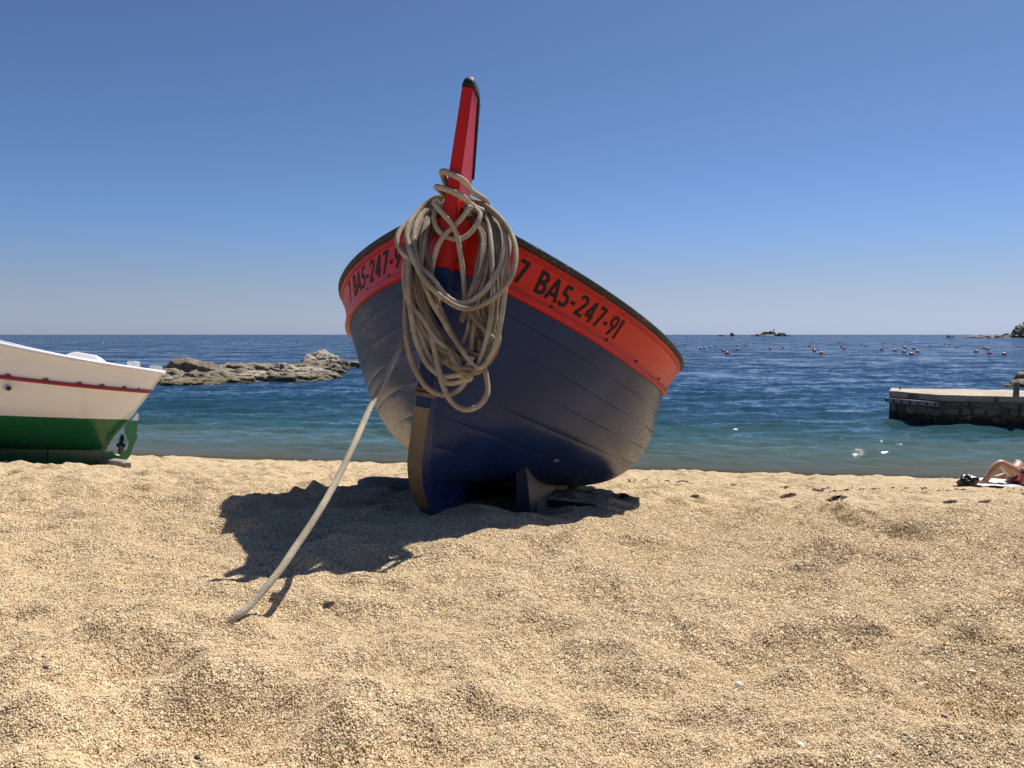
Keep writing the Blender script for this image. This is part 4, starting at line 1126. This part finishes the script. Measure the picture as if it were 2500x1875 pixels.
I2 = empty('rocky_islet', (400, 1520, 0), 'pair of tiny dark rocks on the horizon left of the lighthouse islet', 'islet'); io = np.array([400, 1520, 0])
for i, (a, c, h) in enumerate([(1761, 14, 4), (1786, 9, 8), (1790, 6, 4)]): far_rock('crag', I2, io, a, 820.4, c, h, 1520.0, 120 + i, 3)

# ------------------------------------------------------------------ stone pier
PIER = empty('stone_pier', (13, 24, 0), 'stone pier with a pale flat top at the right of the bay', 'pier')
po = Vector((13, 24, 0))
ZT = 0.84
def gp(px, py, z):
    d = depth_of(py, z); q = at(px, py, d); return Vector((q[0], q[1], z))
pA, pB, pC = gp(2172, 957, ZT), gp(2298, 967, ZT), gp(2500, 971.5, ZT)
dirR = (pC - pB).normalized(); pC = pB + dirR * 16.0
pD = pA + Vector((0.35, 0.9, 0)); pE = pC + Vector((0.6, 3.4, 0)); pD = gp(2180, 950.5, ZT)
outl = [pA, pB, pC, pE, pD]
b = bmesh.new()
T_ = [b.verts.new(p - po) for p in outl]; B_ = [b.verts.new((p.x - po.x, p.y - po.y, -2.5)) for p in outl]
for i in range(5): b.faces.new((T_[i], T_[(i + 1) % 5], B_[(i + 1) % 5], B_[i]))
b.faces.new(T_[::-1])
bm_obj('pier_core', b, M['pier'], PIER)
# top slab with a rough edge
def slab():
    b = bmesh.new()
    P = []
    for i in range(5):
        a, c = outl[i], outl[(i + 1) % 5]
        n = max(2, int((c - a).length / 0.35))
        for k in range(n):
            q = a.lerp(c, k / n); cc = sum(outl, Vector()) / 5
            out = (q - cc).normalized()
            P.append(q + out * (0.02 + 0.035 * random.uniform(-1, 1)) - po)
    T2 = [b.verts.new((p.x, p.y, ZT + 0.045 + 0.012 * random.uniform(-1, 1))) for p in P]; B2 = [b.verts.new((p.x, p.y, ZT - 0.13)) for p in P]
    b.faces.new(T2)
    for i in range(len(P)): b.faces.new((T2[i], B2[i], B2[(i + 1) % len(P)], T2[(i + 1) % len(P)]))
    return b
sb = slab(); bmesh.ops.triangulate(sb, faces=[f for f in sb.faces if len(f.verts) > 4])
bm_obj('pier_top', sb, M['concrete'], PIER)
def wall_stones(p0, p1, z0, z1, seed):
    R = random.Random(seed)
    d = (p1 - p0); Lw = d.length; d.normalize(); out = Vector((d.y, -d.x, 0))
    z = z1
    row = 0
    while z > z0:
        hrow = R.uniform(0.15, 0.30)
        x = R.uniform(0, 0.1)
        while x < Lw:
            w = R.uniform(0.18, 0.48)
            if x + w > Lw: w = Lw - x
            if w > 0.1 and R.random() < 0.78:
                q = p0 + d * (x + w / 2)
                hh = hrow * R.uniform(0.75, 1.0)
                b = bmesh.new()
                rot = Matrix.Rotation(math.atan2(d.y, d.x), 3, 'Z') @ Matrix.Rotation(R.uniform(-0.10, 0.10), 3, 'Y')
                vs = bm_box(b, (q.x - po.x, q.y - po.y, z - hrow / 2 + R.uniform(-0.015, 0.015)), (w * 0.88, R.uniform(0.10, 0.17), hh * 0.88), rot)
                for v in b.verts: v.co += Vector([R.uniform(-0.05, 0.05) for _ in range(3)])
                bevel(b, 0.03, 1)
                bm_obj('stone', b, M['pier_stone'], PIER)
            x += w
        z -= hrow
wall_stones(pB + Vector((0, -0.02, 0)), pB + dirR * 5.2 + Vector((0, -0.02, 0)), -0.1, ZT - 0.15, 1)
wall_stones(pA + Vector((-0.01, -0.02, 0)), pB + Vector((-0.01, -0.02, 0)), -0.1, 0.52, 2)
# grey fender plank with dark bolts along the end face
dAB = (pB - pA); lAB = dAB.length; dAB.normalize(); nAB = Vector((dAB.y, -dAB.x, 0))
b = bmesh.new(); rotz = Matrix.Rotation(math.atan2(dAB.y, dAB.x), 3, 'Z')
c_ = pA + dAB * lAB * 0.5 + nAB * 0.13 - po
bm_box(b, (c_.x, c_.y, 0.60), (lAB * 1.02, 0.12, 0.135), rotz); bevel(b, 0.012)
fend = bm_obj('fender_plank', b, M['fender'], PIER)
for k in range(7):
    q = pA + dAB * lAB * (0.02 + 0.16 * k) + nAB * 0.195 - po
    b = bmesh.new(); bm_box(b, (q.x, q.y, 0.60), (0.05, 0.03, 0.09), rotz); bevel(b, 0.006, 1); bm_obj('bolt', b, M['inner'], fend)
# bollards
qb = gp(2480.5, 968.5, ZT + 0.03)
b = bmesh.new()
prof = [(0.085, 0.0), (0.080, 0.10), (0.078, 0.30), (0.080, 0.40), (0.074, 0.425), (0.05, 0.432), (0.0, 0.433)]
rg = [[b.verts.new((r * math.cos(a) * 1.0, r * math.sin(a), z)) for a in np.linspace(0, 2 * math.pi, 16, endpoint=False)] for r, z in prof[:-1]]
top = b.verts.new((0, 0, 0.433))
for r0, r1 in zip(rg[:-1], rg[1:]):
    for k in range(16): b.faces.new((r0[k], r0[(k + 1) % 16], r1[(k + 1) % 16], r1[k]))
for k in range(16): b.faces.new((rg[-1][k], rg[-1][(k + 1) % 16], top))
bo = bm_obj('bollard', b, M['bollard'], None, True, 50); bo.location = qb
tag(bo, 'thick round stone bollard standing near the front edge of the pier', 'bollard')
qb = gp(2197, 951.5, ZT + 0.03)
b = bmesh.new(); r_ = bmesh.ops.create_cone(b, cap_ends=True, segments=10, radius1=0.028, radius2=0.022, depth=0.12); bmesh.ops.translate(b, vec=(0, 0, 0.06), verts=b.verts)
r_ = bmesh.ops.create_cone(b, cap_ends=True, segments=10, radius1=0.045, radius2=0.045, depth=0.015); bmesh.ops.translate(b, vec=(0, 0, 0.008), verts=r_['verts'])
bo = bm_obj('mooring_pin', b, M['rust'], None, True, 50); bo.location = qb
tag(bo, 'tiny iron mooring pin at the far outer corner of the pier', 'mooring pin')

# ------------------------------------------------------------------ mooring buoys
def buoy_mesh(mat, seg, name):
    b = bmesh.new()
    prof = [(0.0, -0.30), (0.22, -0.24), (0.40, -0.10), (0.485, 0.04), (0.50, 0.14), (0.47, 0.28), (0.38, 0.42), (0.24, 0.52), (0.12, 0.56), (0.10, 0.60), (0.07, 0.64), (0.0, 0.65)]
    rg = [[b.verts.new((r * math.cos(a), r * math.sin(a), z)) for a in np.linspace(0, 2 * math.pi, seg, endpoint=False)] if r > 0 else [b.verts.new((0, 0, z))] for r, z in prof]
    for r0, r1 in zip(rg[:-1], rg[1:]):
        for k in range(seg):
            if len(r0) == 1: b.faces.new((r0[0], r1[(k + 1) % seg], r1[k]))
            elif len(r1) == 1: b.faces.new((r0[k], r0[(k + 1) % seg], r1[0]))
            else: b.faces.new((r0[k], r0[(k + 1) % seg], r1[(k + 1) % seg], r1[k]))
    m = bpy.data.meshes.new(name); bmesh.ops.recalc_face_normals(b, faces=b.faces); b.to_mesh(m); b.free()
    m.polygons.foreach_set('use_smooth', [True] * len(m.polygons)); m.materials.append(mat)
    return m
BM = {k: buoy_mesh(M[k], 14, 'buoy') for k in ('buoy', 'buoy_dull', 'buoy_pale')}
near = {(2087, 215): 'nearest orange mooring buoy, farthest right of the three above the pier top', (1994, 209): 'orange buoy in the middle of the right hand three above the pier',
        (1910, 198): 'orange buoy leftmost of the three biggest above the pier', (1505, 214): 'lowest orange buoy of the tight cluster in the middle of the right sea',
        (1457, 200): 'orange buoy left of the lowest one in the tight cluster', (1542, 198): 'orange buoy rightmost of the tight cluster', (1519, 179): 'orange buoy topmost right of the tight cluster',
        (938, 207): 'single orange buoy below and right of a close pair', (348, 208): 'orange buoy lower right of the pair nearest the blue boat', (325, 193): 'orange buoy upper left of the pair nearest the blue boat',
        (1400, 190): 'orange buoy just left of the tight cluster', (2177, 164): 'dull buoy alone near the right edge of the photo'}
pr_ = [(300, 133), (353, 140), (97, 132), (138, 143), (80, 150), (20, 143), (42, 156), (182, 178), (205, 174), (240, 167), (272, 162), (325, 193), (348, 208), (413, 184), (411, 155), (448, 150), (463, 154), (512, 142), (617, 175), (695, 168), (694, 135), (838, 152), (865, 150), (862, 160), (878, 132), (930, 142), (892, 182), (895, 193), (938, 207), (1063, 165), (1080, 176), (1045, 134), (1055, 136), (1185, 133), (1188, 152), (1217, 158), (1317, 185), (1325, 146), (1338, 140), (1397, 138), (1400, 190), (1456, 168), (1465, 173), (1457, 200), (1505, 214), (1519, 179), (1542, 198), (1620, 157), (1688, 162), (1711, 147), (1738, 150), (1787, 167), (1910, 198), (1962, 174), (1982, 180), (1994, 209), (2087, 215), (2177, 164)]
pl_ = [(308, 139), (321, 136), (367, 134), (477, 134), (547, 129), (620, 137), (690, 136), (726, 132), (920, 133), (1210, 135), (1497, 136), (1690, 128), (1788, 133)]
BL = [(1640 + a / 2.572, 780 + b_ / 2.572, (a, b_)) for a, b_ in pr_] + [(a / 2.458, 780 + b_ / 2.458, None) for a, b_ in pl_]
ORD = ['first', 'second', 'third', 'fourth', 'fifth', 'sixth', 'seventh', 'eighth', 'ninth', 'tenth', 'eleventh', 'twelfth', 'thirteenth', 'fourteenth', 'fifteenth', 'sixteenth', 'seventeenth', 'eighteenth', 'nineteenth', 'twentieth']
ORD += ['twenty-' + w for w in ORD[:9]] + ['thirtieth']
cls_of = lambda p: 'L' if p[2] is None else ('O' if p[1] > 843 else 'F')
rank = {}
for c_ in 'LOF':
    for r_, p_ in enumerate(sorted([p for p in BL if cls_of(p) == c_ and p[2] not in near])): rank[p_] = r_
FAR_N = sum(1 for p in BL if cls_of(p) == 'F' and p[2] not in near)
for i, (px, pyc, key) in enumerate(BL):
    py = pyc + 3.2
    d = depth_of(py)
    wpx_ = np.interp(pyc, [830, 840, 850, 864], [3.5, 5.2, 7.9, 10.8])
    size = wpx_ / F_PX * d
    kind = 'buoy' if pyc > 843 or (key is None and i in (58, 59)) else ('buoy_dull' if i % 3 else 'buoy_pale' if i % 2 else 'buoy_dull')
    o = link(bpy.data.objects.new('mooring_buoy', BM[kind]))
    o.location = ((px - CX) / F_PX * d, d, 0.0)
    o.scale = (size,) * 3
    o.rotation_euler = (random.uniform(-0.2, 0.2), random.uniform(-0.2, 0.2), random.uniform(0, 6))
    if key in near: lb = near[key]
    else:
        c_ = cls_of(BL[i]); r_ = rank[BL[i]]
        if c_ == 'L': lb = ORD[r_] + ' from the left of the small buoys on the sea left of the blue boat'
        elif c_ == 'O': lb = 'smaller orange buoy, ' + ORD[r_] + ' of these from the left, right of the blue boat'
        elif r_ < FAR_N / 2: lb = 'tiny far buoy near the horizon, ' + ORD[r_] + ' of these right of the blue boat'
        else: lb = 'tiny far buoy near the horizon, ' + ORD[FAR_N - 1 - r_] + ' of these from the right edge'
    tag(o, lb, 'buoy', 'mooring buoys on the bay')

# ------------------------------------------------------------------ sunbather, towel and bags
def ground_depth(px, py):
    for d in np.arange(1.0, 17.0, 0.02):
        q = at(px, py, d)
        if q[2] <= EYE - (0.276 + 0.151 * (q[1] + 0.17 * q[0])): return d
    return 14.0
DP = 10.3
def onp(px, py, dd=0.0): return at(px, py, DP + dd)
gpt = at(2400, 1189, DP)
def skin_body(name, joints, edges, radii, mat, parent, o0, root=0, sub=2):
    m = bpy.data.meshes.new(name)
    m.from_pydata([tuple(np.array(j) - o0) for j in joints], edges, [])
    o = bpy.data.objects.new(name, m); COL.objects.link(o)
    md = o.modifiers.new('skin', 'SKIN'); md.use_smooth_shade = True
    sv = m.skin_vertices[0].data
    for i, r in enumerate(radii): sv[i].radius = (r, r) if not isinstance(r, tuple) else r
    for i in range(len(joints)): sv[i].use_root = (i == root)
    o.modifiers.new('sub', 'SUBSURF').levels = sub
    bpy.context.view_layer.update()
    dg = bpy.context.evaluated_depsgraph_get()
    me = bpy.data.meshes.new_from_object(o.evaluated_get(dg))
    me.name = name
    bpy.data.objects.remove(o); bpy.data.meshes.remove(m)
    me.materials.clear(); me.materials.append(mat)
    me.polygons.foreach_set('use_smooth', [True] * len(me.polygons))
    return link(bpy.data.objects.new(name, me), parent)
PP = empty('person', tuple(gpt), 'sunbather with raised knees in red and black shorts lying on white towel', 'person')
p0 = np.array(gpt)
gb = lambda x, y: gz(x, y)
ax = np.array([1.0, -0.12, 0])       # from feet to head
lat = np.array([0.12, 1.0, 0])       # away from the camera
def J(px, py, dd=0.0): return onp(px, py, dd)
hip = J(2482, 1192, 0.05); hip[2] = gb(hip[0], hip[1]) + 0.125
sc_ = 1.0
kneeA = J(2440, 1128, -0.02); ankA = J(2401, 1180, -0.05); toeA = J(2383, 1185, -0.05); heelA = J(2409, 1186, -0.05)
for q in (ankA, toeA, heelA): q[2] = max(q[2], gb(q[0], q[1]) + 0.035)
kneeB = J(2491, 1130, 0.32); ankB = kneeB + np.array([-0.16, 0.04, -0.40]); ankB[2] = gb(ankB[0], ankB[1]) + 0.08; toeB = ankB + np.array([-0.17, 0, -0.045])
hipA = hip - lat * 0.09; hipB = hip + lat * 0.10
mid = lambda a, b, t: a + (b - a) * t
chest = hip + ax * 0.34 + np.array([0, 0, 0.0]); chest[2] = gb(chest[0], chest[1]) + 0.125
sh = hip + ax * 0.52; sh[2] = gb(sh[0], sh[1]) + 0.115
neck = hip + ax * 0.62; neck[2] = gb(neck[0], neck[1]) + 0.12
head = hip + ax * 0.76; head[2] = gb(head[0], head[1]) + 0.12
crown = head + ax * 0.09
shA = sh - lat * 0.17; shB = sh + lat * 0.17
elA = shA - ax * 0.16 - lat * 0.15; elA[2] = gb(elA[0], elA[1]) + 0.05; wrA = elA - ax * 0.24 + lat * 0.06; wrA[2] = gb(wrA[0], wrA[1]) + 0.045; hdA = wrA - ax * 0.09; hdA[2] = gb(hdA[0], hdA[1]) + 0.035
elB = shB - ax * 0.16 + lat * 0.15; elB[2] = gb(elB[0], elB[1]) + 0.05; wrB = elB - ax * 0.24 - lat * 0.06; wrB[2] = gb(wrB[0], wrB[1]) + 0.045; hdB = wrB - ax * 0.09; hdB[2] = gb(hdB[0], hdB[1]) + 0.035
js = [hip, mid(hip, chest, .5), chest, sh, neck, head, crown,
      hipA, mid(hipA, kneeA, .5), kneeA, mid(kneeA, ankA, .32), mid(kneeA, ankA, .75), ankA, toeA,
      hipB, mid(hipB, kneeB, .5), kneeB, mid(kneeB, ankB, .32), mid(kneeB, ankB, .75), ankB, toeB,
      shA, elA, wrA, hdA, shB, elB, wrB, hdB, heelA]
rs = [0.135, 0.125, 0.135, 0.11, 0.058, 0.092, 0.07, 0.095, 0.078, 0.056, 0.060, 0.042, 0.036, 0.028, 0.095, 0.078, 0.056, 0.060, 0.042, 0.036, 0.028, 0.055, 0.040, 0.03, 0.03, 0.055, 0.040, 0.03, 0.03, 0.03]
es = [(0, 1), (1, 2), (2, 3), (3, 4), (4, 5), (5, 6), (0, 7), (7, 8), (8, 9), (9, 10), (10, 11), (11, 12), (12, 13), (0, 14), (14, 15), (15, 16), (16, 17), (17, 18), (18, 19), (19, 20), (3, 21), (21, 22), (22, 23), (23, 24), (3, 25), (25, 26), (26, 27), (27, 28), (12, 29)]
skin_body('body', js, es, rs, M['skin'], PP, p0)
for s_, w_ in ((hdA, -ax), (hdB, -ax)):
    for k in range(5):
        f0 = s_ + lat * (k - 2) * 0.016
        f1 = f0 + w_ * (0.05 + 0.012 * (2 - abs(k - 2))) ; f1[2] = gb(f1[0], f1[1]) + 0.028
        if k == 4: f1 = f0 + lat * 0.04 + w_ * 0.02
        tube('finger', np.array([f0, mid(f0, f1, .5) + np.array([0, 0, 0.008]), f1]) - p0, [0.009, 0.009, 0.006], M['skin'], PP, 8)
skin_body('shorts', [hip, hip + ax * 0.06, mid(hipA, kneeA, .02), mid(hipA, kneeA, .46), mid(hipB, kneeB, .02), mid(hipB, kneeB, .46)], [(0, 1), (0, 2), (2, 3), (0, 4), (4, 5)], [0.150, 0.145, 0.115, 0.102, 0.115, 0.102], M['shorts'], PP, p0)
ico('hair', head + ax * 0.045 - p0 + np.array([0, 0, 0.0]), (0.085, 0.09, 0.095), M['hair'], PP, 3, 0.1, 2, 3)
# towel: a sheet that follows the sand
ta = at(2376, 1188, 10.28)
tx = np.linspace(0, 1.75, 44); ty = np.linspace(-0.30, 0.42, 22)
TX, TY = np.meshgrid(tx, ty, indexing='ij')
WX = ta[0] + TX * ax[0] + TY * lat[0]; WY = ta[1] + 0.0 + TX * ax[1] + TY * lat[1]
WX = WX + 0.02 * noise2(WX, WY, 6, 3); WZ = ground(WX, WY) + 0.016 + 0.012 * noise2(WX, WY, 7, 2) + 0.010
tw_v = np.stack([WX - ta[0], WY - ta[1], WZ - ta[2]], -1).reshape(-1, 3)
tw = mesh('towel', tw_v, grid_faces(44, 22), M['towel'], None); tw.location = ta
tm = tw.modifiers.new('thick', 'SOLIDIFY'); tm.thickness = 0.008
tag(tw, 'rumpled white towel spread under the sunbather at the right edge', 'towel')
bd = 10.1; bq = at(2360, 1190, bd); bq[2] = gz(bq[0], bq[1])
BG = empty('black_bag', tuple(bq), 'small crumpled black bag on the sand at the feet of the sunbather', 'bag')
ico('bag_body', (0, 0, 0.05), (0.115, 0.09, 0.09), M['bag'], BG, 4, 0.42, 2.0, 11, 0.2, True, -0.65, 0.12)
ico('bag_flap', (0.05, -0.03, 0.105), (0.08, 0.08, 0.055), M['bag'], BG, 3, 0.3, 2.2, 17, 0.2, True, None, 0.1)
tube('strap', spline(np.array([(-0.12, -0.05, 0.01), (-0.16, -0.07, 0.02), (-0.19, -0.05, 0.03), (-0.17, -0.02, 0.012), (-0.1, -0.02, 0.02)]), 0.01), 0.006, M['bag'], BG, 6)
nd = 9.75; nq = at(2510, 1214, nd)
NB = ico('dark_bag', (0, 0, 0.045), (0.085, 0.08, 0.07), M['navy_bag'], None, 4, 0.2, 1.6, 23, 0, True, -0.6, 0.05); NB.location = (nq[0], nq[1], gz(nq[0], nq[1]))
tag(NB, 'dark navy bag cut off by the right edge beside the towel', 'bag')

# ------------------------------------------------------------------ small things on the sand
def drop(name, px, py, rad, mat, label, cat, sub=3, amp=0.12, seed=0, sink=0.3, group=None, rot=0.0):
    d = 1.0
    for d in np.arange(1.05, 16, 0.01):
        q = at(px, py, d)
        if q[2] <= gz(q[0], q[1]): break
    rad = np.asarray(rad, float) * np.ones(3)
    o = ico(name, (0, 0, 0), rad, mat, None, sub, amp, 1.2, seed, rot)
    o.location = (q[0], q[1], gz(q[0], q[1]) + rad[2] * (1 - 2 * sink))
    return tag(o, label, cat, group)
drop('pebble', 1803, 1676, (0.0082, 0.0072, 0.0068), M['pebble'], 'round white pebble lying alone on the right foreground sand', 'pebble', 3, 0.08, 1)
drop('pebble', 2145, 1861, (0.0042, 0.004, 0.0038), M['pebble'], 'small white pebble near the bottom edge at the right', 'pebble', 3, 0.08, 2)
drop('pebble', 1954, 1826, (0.0065, 0.0055, 0.004), M['pebble'], 'flat cream pebble near the bottom edge left of the small white one', 'pebble', 3, 0.2, 3)
drop('pebble', 112, 1635, (0.0085, 0.005, 0.0038), M['pebble_grey'], 'flat grey pebble at the left of the foreground sand', 'pebble', 3, 0.15, 4)
drop('pebble', 2305, 1757, (0.0052, 0.0048, 0.004), M['pebble_dark'], 'dark pebble in the hollow at the lower right', 'pebble', 3, 0.25, 5)
drop('pebble', 481, 1851, (0.0048, 0.0042, 0.0036), M['pebble_dark'], 'dark pebble near the bottom edge at the left', 'pebble', 3, 0.25, 6)
drop('shell', 2372, 1645, (0.010, 0.0035, 0.0026), M['pebble'], 'white elongated shell piece near the right edge of the foreground', 'shell', 3, 0.15, 7, 0.2, None, -0.5)
drop('cork', 674, 1466, (0.014, 0.011, 0.013), M['timber'], 'short brown cork lying on the sand beside the buried rope end', 'cork', 3, 0.08, 8, 0.15)
drop('twig', 873, 1402, (0.022, 0.003, 0.0025), M['pebble'], 'thin white splinter lying in the front edge of the boat shadow', 'twig', 3, 0.1, 9, 0.1, None, 0.5)
WEED = [(1925, 1211, 0.06, 'small dark clump of dry seaweed left of the larger clumps on the tide line'), (2040, 1217, 0.085, 'widest dark clump of dry seaweed in the middle of the tide line'), (1697, 1213, 0.035, 'tiny dark knot of seaweed nearest the blue boat'), (2002, 1199, 0.04, 'thin dark scrap of seaweed just above the tide line'), (2320, 1227, 0.045, 'dark seaweed clump below the black bag'), (2402, 1227, 0.05, 'dark seaweed clump below the white towel'), (1530, 1211, 0.045, 'dark seaweed scrap right of the boat shadow tip'), (803, 1476, 0.014, 'dark scrap of weed on the sand in front of the boat shadow')]
def weed(px, py, w, label, seed):
    for d in np.arange(1.5, 15, 0.01):
        q = at(px, py, d)
        if q[2] <= gz(q[0], q[1]): break
    R = np.random.default_rng(seed)
    V, Fc = [], []
    nb = 60
    for k in range(nb):
        a = R.random() * 6.28; r = R.random() ** 0.7 * w
        x, y = math.cos(a) * r, math.sin(a) * r * 0.7
        b = R.random() * 6.28; ln = w * R.uniform(0.15, 0.4); wd = 0.04 * w + 0.0015
        h = gz(q[0] + x, q[1] + y) - gz(q[0], q[1]) + R.uniform(0, 0.16 * w) * (1 - r / w)
        n0 = len(V)
        dx, dy = math.cos(b) * ln, math.sin(b) * ln
        nx, ny = -math.sin(b) * wd, math.cos(b) * wd
        for t in (-1, 0, 1):
            zz_ = h + (0.06 * w if t == 0 else -0.01 * w) + 0.002
            V += [(x + dx * t + nx, y + dy * t + ny, zz_ + wd * 0.4), (x + dx * t - nx, y + dy * t - ny, zz_), (x + dx * t, y + dy * t, zz_ - wd * 0.6)]
        for s in (0, 3):
            for e in range(3): Fc.append((n0 + s + e, n0 + s + (e + 1) % 3, n0 + s + 3 + (e + 1) % 3, n0 + s + 3 + e))
    o = mesh('seaweed', V, Fc, M['weed'], None, False); o.location = (q[0], q[1], gz(q[0], q[1]))
    tag(o, label, 'seaweed')
for i, wv in enumerate(WEED): weed(*wv, seed=i + 50)
# scattered crumbs of weed and shell along the tide line: nobody could count them
def litter():
    R = np.random.default_rng(77)
    V, Fc = [], []
    n = 1800
    x = R.uniform(1.2, 9.5, n); d = R.normal(0, 0.22, n) + 8.1
    y = d - 0.02 * x + 0.3 * np.sin(x * 1.3) + 0.35 * (x - 2) * 0.12
    z = ground(x, y)
    for k in range(n):
        s = 0.004 + 0.012 * R.random() ** 3; a = R.random() * 6.28; e = R.uniform(1, 3)
        n0 = len(V)
        c, si = math.cos(a), math.sin(a)
        for px, py, pz in ((-1, -1, 0), (1, -1, 0), (1, 1, 0), (-1, 1, 0), (0, 0, 1.2)):
            V.append((x[k] + (px * c * e - py * si) * s, y[k] + (px * si * e + py * c) * s, z[k] - 0.001 + pz * s))
        for f in ((0, 1, 4), (1, 2, 4), (2, 3, 4), (3, 0, 4)): Fc.append(tuple(n0 + q for q in f))
    o = mesh('tide_litter', V, Fc, M['weed'], None, False)
    tag(o, kind='stuff')
litter()
